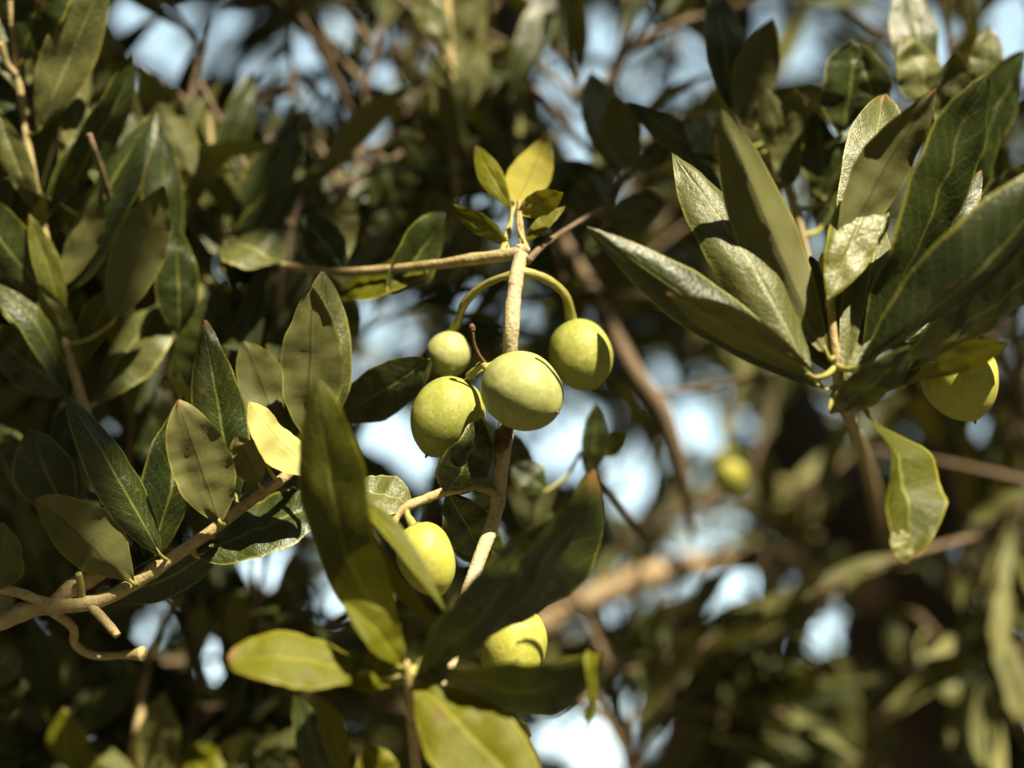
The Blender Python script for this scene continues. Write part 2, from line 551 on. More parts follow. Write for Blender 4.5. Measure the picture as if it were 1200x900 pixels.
def add_pool_leaf(br, origin, p0, d, n, L, mt, rng):
    x, y, z = leaf_frame(p0, p0 + d, n)
    o = bpy.data.objects.new('leaf', rng.choice(POOL[mt]))
    COL.objects.link(o)
    o.parent = br
    R = Matrix((x * L, y * L, z * L)).transposed().to_4x4()
    R.translation = p0 - origin
    o.matrix_local = R
    return o

def spray(label, pts, rpx, bark='brown_twig', subs=6, sublen=(50, 90), pitch=8.5, Lmm=(36, 56), seed=1, mats=('leaf', 'leaf', 'pale'),
          gap=1.1, cat='olive branch', group='blurred olive branches behind', upbias=0.35, bare=0.12, limit=100, name='olive_branch', flat=0.6):
    rng = random.Random(seed)
    w = [P(*p) for p in pts]
    r = [max(0.0009, rp * pxs(p[2])) for rp, p in zip(rpx, pts)]
    r[-1] = 0.0006
    br = thing(name, label, cat, w[0], group)
    sm, sr = catmull(w, r, 6)
    tubes = [tube_data(w, r, 9, 6, 0.06, seed)]
    twigs = [(sm, bare)]
    n = len(sm)
    for k in range(subs):
        i = int((0.12 + 0.82 * (k + rng.random() * 0.7) / max(1, subs)) * (n - 1))
        a = sm[i]
        d = (sm[min(i + 1, n - 1)] - sm[max(i - 1, 0)]).normalized()
        for _try in range(8):
            side = cdir((rng.uniform(-1, 1), rng.uniform(-1, 1) + upbias, rng.uniform(-flat, flat)))
            side = (side - d * side.dot(d)).normalized()
            dd = (d * rng.uniform(0.4, 1.0) + side).normalized()
            Ls = rng.uniform(*sublen) / 1000
            c1 = a + dd * Ls * 0.5 + cdir((0, rng.uniform(0, 0.1), rng.uniform(-0.1, 0.1))) * Ls
            c2 = a + dd * Ls + cdir((0, 0.2 * upbias + rng.uniform(-.1, .1), rng.uniform(-0.15, 0.15))) * Ls
            if not path_in_gap(a, c1, c2) and not any(in_clear(p_) for p_ in (a.lerp(c1, .5), c1, c1.lerp(c2, .5), c2)):
                break
        else:
            continue
        sp = catmull([a, c1, c2], [0.0013, 0.0010, 0.0007], 6)
        tubes.append(tube_data([a, c1, c2], [0.0014, 0.0011, 0.0008], 7, 4, 0.05, seed + k))
        twigs.append((sp[0], 0.1))
    V, F = merge(tubes)
    mesh_obj('stem', V, F, [M[bark]], br, w[0])
    cnt = 0
    for path, b0 in twigs:
        # walk along the twig, a pair of leaves at each node, turned a quarter between nodes
        acc = 0.0
        tot = sum((q - p).length for p, q in zip(path[:-1], path[1:]))
        nxt = tot * b0
        ang = rng.uniform(0, 3.14)
        for p, q in zip(path[:-1], path[1:]):
            seg = (q - p).length
            while nxt <= acc + seg and cnt < limit:
                t = (nxt - acc) / max(seg, 1e-9)
                pos = p + (q - p) * t
                d = (q - p).normalized()
                a = d.orthogonal().normalized()
                bb = d.cross(a)
                for sgn in (1, -1):
                    th = ang + (0 if sgn == 1 else math.pi) + rng.uniform(-0.35, 0.35)
                    o_ = a * math.cos(th) + bb * math.sin(th)
                    f = rng.uniform(0.45, 1.1)
                    ld = (d * 1.0 + o_ * f + Vector((0, 0, upbias * 0.5)) + Vector((rng.uniform(-.25, .25), rng.uniform(-.25, .25), rng.uniform(-.25, .25)))).normalized()
                    L = rng.uniform(*Lmm) / 1000
                    nn = (d - o_ * 0.6 + Vector((0, 0, 0.9)) + Vector((rng.uniform(-.5, .5), rng.uniform(-.5, .5), rng.uniform(-.3, .3))))
                    if gap and ((rng.random() > 0.09 and leaf_in_gap(pos, ld, L, L * 0.10, gap * 0.80)) or any(in_clear(pos + ld * L * t) for t in (0, .25, .5, .75, 1)) or any(blocks_sun(pos + ld * L * t, 0.007) for t in (0.1, .5, .9))):
                        continue
                    if rng.random() < 0.08:
                        continue
                    if cnt < limit:
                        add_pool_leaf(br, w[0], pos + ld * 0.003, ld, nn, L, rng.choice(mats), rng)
                        cnt += 1
                ang += math.pi / 2
                nxt += pitch / 1000 * rng.uniform(0.8, 1.25)
            acc += seg
    return br

#==TREE==
# ------------------------------------------------------------------ the tree: trunk, limbs, crown
TREE_AT = P(1040, 800, 620)
tree = thing('olive_tree', 'old olive tree with a dark forked trunk in shade at lower right', 'olive tree', Vector((TREE_AT.x, TREE_AT.y, 0)))
def big(name, pts, rpx, mat, seed):
    w_ = [P(*p) if len(p) == 3 else Vector(p[:3]) for p in pts]
    r_ = [a * pxs(p[2]) if len(p) == 3 else a for a, p in zip(rpx, pts)]
    V, F = tube_data(w_, r_, 18, 8, 0.06, seed)
    return mesh_obj(name, V, F, [M[mat]], tree, w_[0])
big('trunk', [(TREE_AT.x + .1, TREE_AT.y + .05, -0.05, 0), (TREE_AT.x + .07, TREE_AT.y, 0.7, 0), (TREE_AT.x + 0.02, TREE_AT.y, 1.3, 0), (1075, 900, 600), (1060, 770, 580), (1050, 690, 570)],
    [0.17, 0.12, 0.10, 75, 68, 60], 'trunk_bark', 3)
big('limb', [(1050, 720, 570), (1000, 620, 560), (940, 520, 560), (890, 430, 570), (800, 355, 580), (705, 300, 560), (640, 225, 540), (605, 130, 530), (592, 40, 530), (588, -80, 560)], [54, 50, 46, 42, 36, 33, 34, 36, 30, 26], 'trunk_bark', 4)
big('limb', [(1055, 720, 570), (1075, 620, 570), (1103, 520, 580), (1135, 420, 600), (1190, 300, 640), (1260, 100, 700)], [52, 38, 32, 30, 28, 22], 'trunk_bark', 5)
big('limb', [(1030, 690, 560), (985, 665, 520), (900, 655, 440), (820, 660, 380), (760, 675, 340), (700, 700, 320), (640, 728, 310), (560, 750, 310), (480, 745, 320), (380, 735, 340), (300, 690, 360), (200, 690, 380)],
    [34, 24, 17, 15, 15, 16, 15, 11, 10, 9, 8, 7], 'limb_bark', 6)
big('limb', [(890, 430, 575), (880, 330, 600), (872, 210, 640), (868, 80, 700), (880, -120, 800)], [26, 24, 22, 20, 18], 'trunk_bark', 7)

# points that the sun reaches in the photograph: the crown leaves their sun path open
LIT = [(612, 458, 0, 16), (520, 488, 12, 14), (680, 415, 25, 14), (525, 415, 22, 12), (503, 650, -10, 14), (605, 735, -10, 14), (1130, 440, 0, 14),
       (860, 290, -25, 18), (890, 340, -25, 14), (985, 250, -10, 14), (845, 150, -25, 10), (1015, 160, 0, 12), (335, 515, 0, 12), (340, 775, -40, 18), (540, 850, -45, 20),
       (300, 610, 8, 10), (600, 340, 6, 10), (592, 560, 6, 10), (420, 600, -40, 12), (90, 90, 50, 16), (140, 240, 50, 12), (35, 200, 50, 10), (75, 390, 50, 8), (150, 400, 55, 10),
       (395, 380, 10, 10), (110, 170, 48, 14), (165, 290, 30, 10), (40, 330, 44, 12), (250, 180, 92, 16), (340, 170, 94, 12), (300, 100, 110, 14), (200, 200, 90, 16), (400, 250, 130, 16), (450, 180, 115, 14), (635, 190, 30, 12), (575, 205, 30, 12), (480, 310, 25, 10), (100, 700, 0, 8), (240, 625, 5, 8), (1080, 590, -10, 12),
       (520, 120, 110, 16), (760, 676, 340, 22), (720, 690, 330, 20), (680, 708, 318, 20), (645, 724, 312, 20), (805, 661, 365, 18), (855, 550, 250, 26), (1110, 800, 260, 30), (990, 830, 260, 24), (450, 330, 30, 10), (1180, 300, -25, 8)]
LITP = [(P(a, b_, c), r / 1000) for a, b_, c, r in LIT]
# places the photograph shows in deep shade: the crown stays closed towards the sun there
DARK = [(1000, 610, 540, 70), (940, 520, 540, 70), (1055, 720, 550, 80), (1075, 620, 560, 60), (1100, 520, 560, 60), (890, 430, 560, 60), (1060, 820, 560, 80), (600, 130, 500, 60), (700, 300, 540, 50),
        (1150, 330, -15, 26), (1110, 370, -15, 20), (610, 650, -44, 16), (560, 710, -42, 14), (640, 600, -42, 14), (390, 530, -40, 14), (700, 280, -20, 14), (760, 330, -22, 12), (60, 600, 40, 16),
        (210, 540, 0, 10), (230, 560, 2, 10), (330, 290, 90, 12), (110, 820, 150, 30), (300, 840, 150, 40), (1150, 850, 300, 30)]
DARKP = [(P(a, b_, c), r / 1000) for a, b_, c, r in DARK]
def over_far(p):                   # the sun path below p crosses the far part of the scene first
    for k in range(1, 14):
        q = project(p - SUN * (0.18 * k))
        if q and q[2] > 0.25 and -80 < q[0] < 1280 and -80 < q[1] < 980:
            return q[2] > 0.45
    return False
def wants_shade(p):
    for q, r in DARKP:
        d = p - q
        t = d.dot(SUN)
        if t > 0.05 and (d - SUN * t).length < r:
            return True
    return False
def blocks_sun(p, slack=0.022):
    for q, r in LITP:
        d = p - q
        t = d.dot(SUN)
        if t > 0.02 and (d - SUN * t).length < r + slack:
            return True
    return False

SA = SUN.orthogonal().normalized()
SB = SUN.cross(SA)
def crown_and_shade():
    rng = random.Random(77)
    V, F, UV, FM = [], [], [], []
    rows = [(0.0, 0.03), (0.25, 0.8), (0.5, 1.0), (0.75, 0.72), (1.0, 0.03)]
    def one(p0, d, n, L, W, mi):
        x, y, z = leaf_frame(p0, p0 + d, n)
        o = len(V)
        bend = rng.uniform(-0.03, 0.1); fo = rng.uniform(0, 0.35)
        rw = rows if L < 0.075 else rows[::2]
        for t, ww in rw:
            c = p0 + x * (L * t) + z * (bend * L * 4 * t * (1 - t))
            V.extend((c - y * (W / 2 * ww) + z * (fo * W / 2 * ww), c, c + y * (W / 2 * ww) + z * (fo * W / 2 * ww)))
            UV.extend(((t, 0), (t, 0.5), (t, 1)))
        for i in range(len(rw) - 1):
            a = o + i * 3
            F.append((a, a + 3, a + 4, a + 1)); F.append((a + 1, a + 4, a + 5, a + 2))
            FM.extend((mi, mi))
    def twig(p, d, L, n, sc=1.0):
        for k in range(n):
            t = (k // 2) / (n / 2)
            pos = p + d * (L * t)
            a = d.orthogonal().normalized(); bb = d.cross(a)
            th = (k % 2) * math.pi + (k // 2) * math.pi / 2 + rng.uniform(-.4, .4)
            o_ = a * math.cos(th) + bb * math.sin(th)
            ld = (d + o_ * rng.uniform(.5, 1.1) + Vector((rng.uniform(-.3, .3), rng.uniform(-.3, .3), rng.uniform(-.2, .4)))).normalized()
            LL = rng.uniform(.042, .066) * sc
            mid = pos + ld * LL * 0.5
            q = project(mid)
            if q and -60 < q[0] < 1260 and -60 < q[1] < 960:
                if q[2] < 0.95:
                    continue
                if (rng.random() > 0.09 and leaf_in_gap(pos, ld, LL, LL * 0.10, 0.84)) or in_clear(mid) or in_clear(pos) or in_clear(pos + ld * LL):
                    continue
            elif (mid - CAM).length < 0.3:
                continue
            if blocks_sun(mid):
                continue
            if sc > 1 and mnoise.noise(Vector((mid.dot(SA) * 9, mid.dot(SB) * 9, 3.7))) > (-0.22 if over_far(mid) else 0.07) and not wants_shade(mid):   # openings cut in the added shade leaves
                continue
            one(pos, ld, (d - o_ * .6 + Vector((0, 0, 1)) + Vector((rng.uniform(-.6, .6), rng.uniform(-.6, .6), 0))), LL, LL * rng.uniform(.2, .3), rng.choice((0, 0, 1)))
    # unseen oversized leaves added overhead and around the camera to shade the scene
    for k in range(N_SHADE):
        th = rng.uniform(-math.pi, math.pi)
        ph = math.asin(rng.uniform(-0.25, 1.0))
        r = rng.uniform(0.75, 2.0)
        c = Vector((0, 0.25, 1.65)) + Vector((math.cos(ph) * math.cos(th), math.cos(ph) * math.sin(th), math.sin(ph))) * r
        d = Vector((rng.uniform(-1, 1), rng.uniform(-1, 1), rng.uniform(-.5, .8))).normalized()
        twig(c, d, rng.uniform(.12, .22), rng.randint(12, 20), 2.3)
    # far side of the crown seen between the near branches
    for k in range(N_FAR):
        D = rng.uniform(1.0, 2.6)
        x = rng.uniform(-150, 1350); y = rng.uniform(-150, 1050)
        c = P(x, y, (D - FOCUS) * 1000)
        d = Vector((rng.uniform(-1, 1), rng.uniform(-.6, .6), rng.uniform(-.5, 1))).normalized()
        twig(c, d, rng.uniform(.08, .16), rng.randint(10, 18))
    o = mesh_obj('crown_and_shade', V, F, [M['leaf'], M['pale']], tree, Vector((0, 0.5, 2.0)), uvs=UV, fmat=FM)  # one mesh: visible far foliage and the unseen leaves added for shade
    return o
N_SHADE, N_FAR = 7000, 950
crown_and_shade()
# ------------------------------------------------------------------ left twig (in focus)
TW = 'in-focus olive branches'
A = thing('olive_branch', 'sharp olive twig with broad olive-brown leaf undersides rising from the lower left edge', 'olive branch', P(-20, 740, 0), None)
pa, _ = stem(A, [(-60, 745, 0), (0, 727, 0), (45, 712, 0), (110, 705, 2), (150, 688, 3), (185, 665, 4), (240, 628, 5), (290, 590, 6), (330, 562, 8), (362, 530, 12), (372, 512, 14)],
             [13, 12, 10, 9, 8, 8, 7, 6.5, 6, 5, 4], 'tan_bark', 'stem')
stem(A, [(-30, 690, -4), (10, 692, -3), (45, 703, -1), (70, 712, 1)], [5, 5.5, 6, 7], 'tan_bark', 'side_twig')
stem(A, [(60, 716, 2), (85, 735, 8), (88, 755, 12), (110, 768, 14), (140, 768, 14), (168, 766, 12)], [6, 5.5, 5, 5, 4.5, 8], 'tan_bark', 'side_twig')
stem(A, [(102, 706, 2), (118, 722, 0), (138, 745, -2)], [6, 5.5, 5], 'tan_bark', 'side_twig')
stem(A, [(96, 704, 2), (95, 688, 0), (92, 672, -2)], [5, 4.5, 4], 'green_stalk', 'side_twig')
stem(A, [(60, 712, 2), (85, 690, 2), (115, 672, 4), (128, 660, 6)], [10, 12, 10, 5], 'tan_bark', 'side_twig')
leaf(A, (258, 613, -2), (208, 470, -8), 72, (-0.25, 0.75, -0.65), path=pa, fold=0.10, bend=-0.02, tm=0.5, q=0.72, hook=-.03)
leaf(A, (157, 684, 0), (43, 583, -8), 72, (-0.3, 0.50, -0.8), path=pa, fold=0.28, bend=0.0, tm=0.56, q=0.72, roll=.05)
leaf(A, (188, 650, 0), (80, 460, -8), 52, (0.55, 0.05, 0.8), path=pa, fold=-0.15, roll=0.5, bend=0.02, tm=0.45, hook=.08)
leaf(A, (175, 662, 10), (215, 462, 18), 62, (0.6, -0.35, 0.75), path=pa, fold=0.1, tm=0.45)
leaf(A, (278, 588, 8), (240, 375, 12), 62, (-0.1, -0.15, 0.95), path=pa, fold=0.15, tm=0.42, bend=.03)
leaf(A, (335, 532, 14), (286, 400, 20), 60, (-0.2, 0.45, -0.85), path=pa, fold=0.1, tm=0.55, q=.7)
leaf(A, (362, 513, 10), (366, 336, 6), 71, (0.2, 0.65, -0.75), path=pa, fold=0.08, tm=0.46, q=.7, bend=-.02)
leaf(A, (384, 500, 18), (378, 318, 18), 62, (0.35, 0.55, 0.75), 'pale', path=pa, fold=0.12, tm=0.46, q=.7)
leaf(A, (374, 557, -2), (291, 470, -8), 42, (-0.35, -0.6, -0.62), 'silver', path=pa, fold=0.35, roll=.1, tm=0.5, q=.7)
leaf(A, (232, 652, 4), (388, 585, 14), 66, (-0.1, 0.75, 0.70), path=pa, fold=0.1, tm=0.48, q=.66, bend=.02)
leaf(A, (258, 640, 10), (126, 706, 10), 52, (-0.2, -0.55, 0.75), path=pa, fold=0.1, tm=0.45)
leaf(A, (304, 568, 2), (277, 511, -2), 38, (-0.3, 0.4, -0.8), 'pale', path=pa, fold=0.15, tm=0.5, q=.6)
leaf(A, (312, 545, 4), (303, 520, 4), 22, (0.3, 0.4, 0.8), 'pale', path=pa, fold=0.15, tm=0.5, q=.6)
leaf(A, (-14, 692, -6), (4, 612, -12), 52, (0.3, 0.25, -0.9), fold=0.1, tm=0.5, q=.65, stalk=False)
leaf(A, (160, 668, 14), (185, 600, 16), 30, (0.2, 0.3, 0.8), path=pa, tm=.5)

# ------------------------------------------------------------------ upright twig at the far left
B = thing('olive_branch', 'upright tan olive twig along the left edge carrying long dark green leaves', 'olive branch', P(105, 490, 42))
pb, _ = stem(B, [(8, -40, 50), (16, 40, 50), (28, 140, 50), (36, 190, 49), (48, 255, 48), (62, 320, 46), (72, 370, 45), (84, 425, 43), (98, 475, 42), (118, 530, 46), (150, 600, 60)],
             [3.4, 3.8, 4.2, 4.8, 5, 5, 5.5, 6, 6, 5.5, 5.5], 'tan_bark', 'stem')
stem(B, [(0, 50, 45), (8, 75, 48), (22, 90, 50)], [4, 4, 4], 'tan_bark', 'side_twig')
for args, kw in [
    (((26, 72, 48), (84, -80, 40), 62, (-.4, -.3, .8)), {}),
    (((46, 152, 48), (128, -40, 42), 60, (.35, .35, .8), 'pale'), dict(bend=.03)),
    (((58, 252, 52), (157, 64, 45), 46, (.75, -.35, .5)), dict(fold=.3)),
    (((78, 345, 48), (184, 132, 52), 50, (-.25, .5, .75)), dict(roll=.4)),
    (((132, 378, 34), (192, 218, 28), 62, (-.3, .1, -.9)), dict(tm=.5)),
    (((60, 352, 46), (-45, 215, 40), 56, (.2, -.4, .8)), {}),
    (((112, 472, 46), (204, 345, 58), 54, (-.2, .75, .65), 'pale'), dict(roll=.35)),
    (((82, 470, 42), (-20, 325, 34), 34, (.5, .45, .6)), dict(sick=-.08)),
    (((84, 460, 44), (-15, 385, 44), 60, (.1, -.5, .8)), {}),
    (((36, 178, 50), (-40, 70, 56), 55, (.3, -.4, .8)), {}),
    (((86, 620, 30), (34, 503, 22), 66, (.2, -.2, .9)), dict(tm=.6)),
    (((18, 180, 62), (-30, 300, 66), 40, (.1, .8, .6), 'pale'), {}),
    (((55, 400, 60), (0, 300, 64), 52, (-.1, .7, .7), 'pale'), {}),
    (((210, 395, 50), (205, 260, 45), 50, (.4, -.2, .85)), {}),
    (((226, 205, 62), (166, 84, 58), 52, (-.3, .2, -.9)), dict(hook=.2)),
    (((190, 330, 60), (188, 145, 56), 50, (.5, -.2, .8)), {}),
    (((205, 470, 70), (262, 330, 66), 58, (.3, -.4, .8)), {}),
    (((0, 0, 30), (70, -90, 30), 60, (.2, -.2, .9)), {}),
    (((34, 176, 50), (92, 30, 58), 30, (-.3, .3, .85)), dict(fold=.3)),
    (((50, 258, 48), (118, 120, 56), 30, (.5, -.2, .8)), dict(fold=.3, hook=.06)),
    (((46, 250, 48), (-2, 130, 44), 32, (-.2, .45, .85), 'pale'), dict(fold=.3)),
    (((66, 340, 46), (120, 215, 40), 34, (.3, .2, -.9)), dict(fold=.2)),
    (((74, 374, 45), (34, 250, 40), 30, (.3, .45, .8), 'mid'), dict(fold=.3)),
    (((90, 440, 43), (150, 318, 46), 34, (-.2, .5, .8), 'mid'), dict(fold=.3, hook=.05)),
    (((92, 446, 43), (44, 330, 38), 34, (.2, .3, -.9)), dict(fold=.2)),
    (((26, 110, 50), (-12, 10, 54), 30, (.3, .4, .8)), dict(fold=.3)),
    (((120, 300, 75), (150, 130, 80), 60, (.5, -.4, .7)), {}),
    (((105, 610, 50), (75, 470, 60), 60, (.5, -.4, .7)), {}),
    (((30, 600, 60), (-20, 480, 60), 64, (.3, -.4, .8)), {}),
]:
    leaf(B, *args, path=pb, **kw)

# ------------------------------------------------------------------ central bearing stem
C = thing('olive_branch', 'pale speckled olive stem hanging down the middle that bears the fruit cluster', 'olive branch', P(612, 292, 14))
pc, _ = stem(C, [(300, 300, 60), (340, 312, 50), (390, 318, 42), (440, 317, 34), (500, 311, 26), (560, 303, 19), (604, 297, 14), (618, 290, 13)],
             [3.5, 4.5, 5, 5.5, 6, 6.5, 7.5, 6], 'tan_bark', 'side_twig', .08)
pc2, _ = stem(C, [(613, 290, 14), (607, 315, 12), (602, 345, 10), (599, 385, 8), (597, 430, 10), (595, 480, 11), (592, 515, 10), (588, 548, 8), (584, 585, 6), (577, 615, 3), (562, 655, -2), (545, 705, -8), (530, 770, -16), (500, 830, -26)],
              [8.5, 8.5, 9, 9.5, 9, 9, 9.5, 8.5, 8.5, 8.5, 8, 8, 8, 8], 'pale_bark', 'stem', .06, 14)
stem(C, [(597, 498, 9), (591, 508, 8), (587, 520, 7), (583, 528, 6)], [7, 10, 11, 5], 'dry', 'node_collar', .15)
stem(C, [(612, 294, 14), (611, 275, 15), (609, 255, 16), (608, 235, 17)], [5, 4, 3.5, 2.5], 'tan_bark', 'side_twig')
pd, _ = stem(C, [(588, 582, 6), (573, 575, 5), (556, 571, 4), (538, 574, 0), (522, 576, -2), (500, 584, -4), (480, 592, -6), (466, 604, -7), (458, 625, -10)],
             [6, 5, 4.5, 5, 6, 5, 5.5, 4.5, 4], 'tan_bark', 'side_twig')
stem(C, [(618, 306, 12), (640, 285, 22), (675, 262, 34), (712, 240, 50)], [5, 3.5, 3, 2.5], 'brown_twig', 'side_twig')
LC = [
    (((607, 250, 16), (660, 226, 12), 30, (-.2, .25, -.85), 'young'), dict(path=pc)),
    (((600, 246, 24), (557, 170, 36), 22, (-.4, .45, .7), 'young'), dict(path=pc)),
    (((604, 240, 26), (640, 160, 44), 34, (.2, .3, -.85), 'young'), dict(path=pc, q=.65)),
    (((596, 286, 18), (530, 240, 18), 24, (-.3, -.2, .85), 'young'), dict(path=pc)),
    (((614, 284, 18), (662, 242, 20), 16, (.3, .6, .5), 'young'), dict(path=pc)),
    (((500, 322, 30), (392, 345, 44), 34, (-.1, .65, .7), 'young'), dict(path=pc)),
    (((505, 420, 18), (394, 492, 30), 56, (-.2, -.35, .85)), dict(path=pc2, stalk=False, q=.7)),
    (((524, 577, -3), (566, 491, -6), 56, (.65, .15, .72)), dict(path=pd, fold=.5, tm=.42, roll=.3)),
    (((524, 577, 0), (566, 652, 12), 46, (.45, -.5, .72)), dict(path=pd, fold=.2)),
    (((482, 592, -5), (408, 572, -2), 46, (-.1, .75, .62), 'pale'), dict(path=pd, fold=.2, q=.65)),
    (((520, 578, 2), (560, 560, 8), 22, (.2, .5, .7)), dict(path=pd)),
    (((528, 605, 16), (592, 655, 20), 50, (.3, -.5, .8)), dict(path=pc2)),
    (((455, 345, 30), (520, 250, 46), 46, (.3, -.5, .8)), dict(path=pc)),
    (((405, 316, 42), (355, 250, 50), 44, (.3, -.5, .8)), dict(path=pc)),
    (((350, 314, 50), (420, 250, 62), 50, (.1, .3, -.8)), dict(path=pc)),
    (((330, 310, 50), (262, 280, 60), 44, (.2, .6, .7), 'pale'), dict(path=pc)),
    (((370, 317, 46), (420, 395, 60), 40, (.2, -.6, .7)), dict(path=pc)),
]
for args, kw in LC:
    leaf(C, *args, **kw)

# ------------------------------------------------------------------ olives
def olive(label, c, rpx, hpx, axis, mat, stalk_pts=None, stalk_r=4.0, stalk_mat='green_stalk', tip=True, cat='olive', group='olives hanging on the branch'):
    """axis: camera-space direction from the stalk end to the tip"""
    s = pxs(c[2])
    ctr = P(*c)
    ax = cdir(axis).normalized()
    a = ax.orthogonal().normalized(); b = ax.cross(a)
    R, H = rpx * s, hpx * s
    V, F = [], []
    nr, ns = 36, 48
    rng = random.Random(int(c[0] * 13 + c[1]))
    f1, f2 = rng.uniform(0, 6), rng.uniform(0, 6)
    egg = rng.uniform(0.03, 0.11)
    for i in range(nr + 1):
        th = math.pi * i / nr
        zz = -math.cos(th)
        rr = math.sin(th) ** 0.96 * (1 - egg * zz)
        z2 = zz * H
        if zz < -0.93:                                  # dimple round the stalk
            z2 += (-(zz) - 0.93) * H * 0.9
        if zz > 0.95:                                   # small nipple at the tip
            z2 += (zz - 0.95) * H * 0.9
        for k in range(ns):
            ph = 2 * math.pi * k / ns
            rad = R * max(rr, 0.004) * (1 + 0.014 * math.sin(2 * ph + f1) + 0.010 * math.sin(3 * ph + f2 + 2 * zz) + 0.035 * mnoise.noise(Vector((math.cos(ph) * rr * 1.6, math.sin(ph) * rr * 1.6, zz * 1.6 + f1 * 7))))
            V.append(ctr + ax * z2 + (a * math.cos(ph) + b * math.sin(ph)) * rad)
    for i in range(nr):
        for k in range(ns):
            F.append((i * ns + k, i * ns + (k + 1) % ns, (i + 1) * ns + (k + 1) % ns, (i + 1) * ns + k))
    e = thing('olive', label, cat, ctr, group)
    mesh_obj('flesh', V, F, [M[mat]], e, ctr)
    if stalk_pts:
        w = [P(*p) for p in stalk_pts] + [ctr - ax * H * 0.84]
        n = len(w)
        r = [stalk_r * s * (1.25 if i == 0 else (1.0 if i < n - 1 else 1.5)) for i in range(n)]
        V2, F2 = tube_data(w, r, 12, 8, 0.10, int(c[0]))
        mesh_obj('stalk', V2, F2, [M[stalk_mat]], e, w[0])
        c0 = ctr - ax * H * 0.90
        V4, F4 = tube_data([c0 - ax * H * 0.10, c0 - ax * H * 0.05, c0 + ax * H * 0.01, c0 + ax * H * 0.05], [r[0] * 1.2, r[0] * 2.0, r[0] * 2.5, r[0] * 2.2], 14, 3, 0.08, 5)
        mesh_obj('calyx', V4, F4, [M['calyx']], e, c0)
    if tip:
        t0 = ctr + ax * H * 1.0
        V3, F3 = tube_data([t0 - ax * H * 0.03, t0 + ax * H * 0.06, t0 + ax * H * 0.12], [R * 0.05, R * 0.045, R * 0.02], 8, 2)
        mesh_obj('tip', V3, F3, [M['dry']], e, t0)
    return e

olive('large pale green olive in sharp focus in front of the vertical stem', (612, 459, -6), 45.5, 51, (0.72, -0.42, 0.50), 'olive_pale',
      [(549, 441, 6), (558, 433, 4), (566, 428, 2)], 4.0)
olive('green olive with a shadow across it, touching the left of the sharp pale olive', (524, 489, 8), 42.5, 49, (-0.45, -0.85, 0.25), 'olive_green',
      [(600, 420, 10), (575, 428, 8), (556, 438, 6)], 3.5)
olive('smallest pale olive, on an arched stalk above the shadowed green olive', (526, 416, 24), 26.5, 27, (0.1, -0.75, 0.6), 'olive_pale',
      [(603, 322, 12), (585, 326, 14), (562, 338, 18), (545, 355, 21), (536, 378, 24)], 4.2)
olive('yellow-green olive with a dark lower half on an arched stalk right of the stem', (681, 416, 22), 37, 43, (0.28, -0.9, 0.30), 'olive_green',
      [(608, 318, 12), (628, 322, 13), (648, 332, 16), (664, 350, 19)], 5.0)
olive('bright yellow-green olive tucked beside a tall folded leaf below the sharp olive', (500, 655, -10), 33, 44, (0.35, -0.9, 0.15), 'olive_yellow',
      [(478, 594, -6), (477, 603, -7)], 4.0)
olive('bright yellow-green olive half hidden behind a curled dark leaf, lowest of the fruit', (601, 760, 10), 39, 50, (-0.15, -0.95, 0.15), 'olive_yellow',
      [(622, 660, 14), (614, 680, 12), (609, 698, 11)], 4.0)
olive('pale olive peeping out behind the dark leaves of the right-hand leaf cluster', (1126, 446, 12), 43, 48, (0.25, -0.9, 0.2), 'olive_yellow',
      [(1050, 440, -6), (1075, 418, -2), (1098, 402, 6)], 4.0)
olive('blurred pale olive hanging in the background near the brown limb', (855, 552, 240), 24, 27, (0.1, -0.9, 0.2), 'olive_yellow', [(850, 490, 245), (853, 510, 242)], 2.0, tip=False)
# dried remnant beside the front olive
dr = thing('flower_stalk', 'thin dry red-brown stalk remnant standing up beside the sharp olive', 'dry stalk', P(569, 427, 2))
w_ = [P(*p) for p in [(570, 428, 2), (562, 417, 1), (556, 404, 0), (554, 392, -1), (553, 385, -1)]]
V, F = tube_data(w_, [3 * pxs(0), 2.2 * pxs(0), 2.0 * pxs(0), 2.2 * pxs(0), 2.6 * pxs(0)], 9, 6, .1, 4)
mesh_obj('stalk_body', V, F, [M['dry']], dr, w_[0])
V, F = tube_data([P(554, 388, -1), P(553, 383, -1), P(551, 380, -1)], [3.2 * pxs(0), 4.2 * pxs(0), 2.4 * pxs(0)], 9, 4, .1, 4)
mesh_obj('stalk_tip', V, F, [M['dry']], dr, w_[-1])

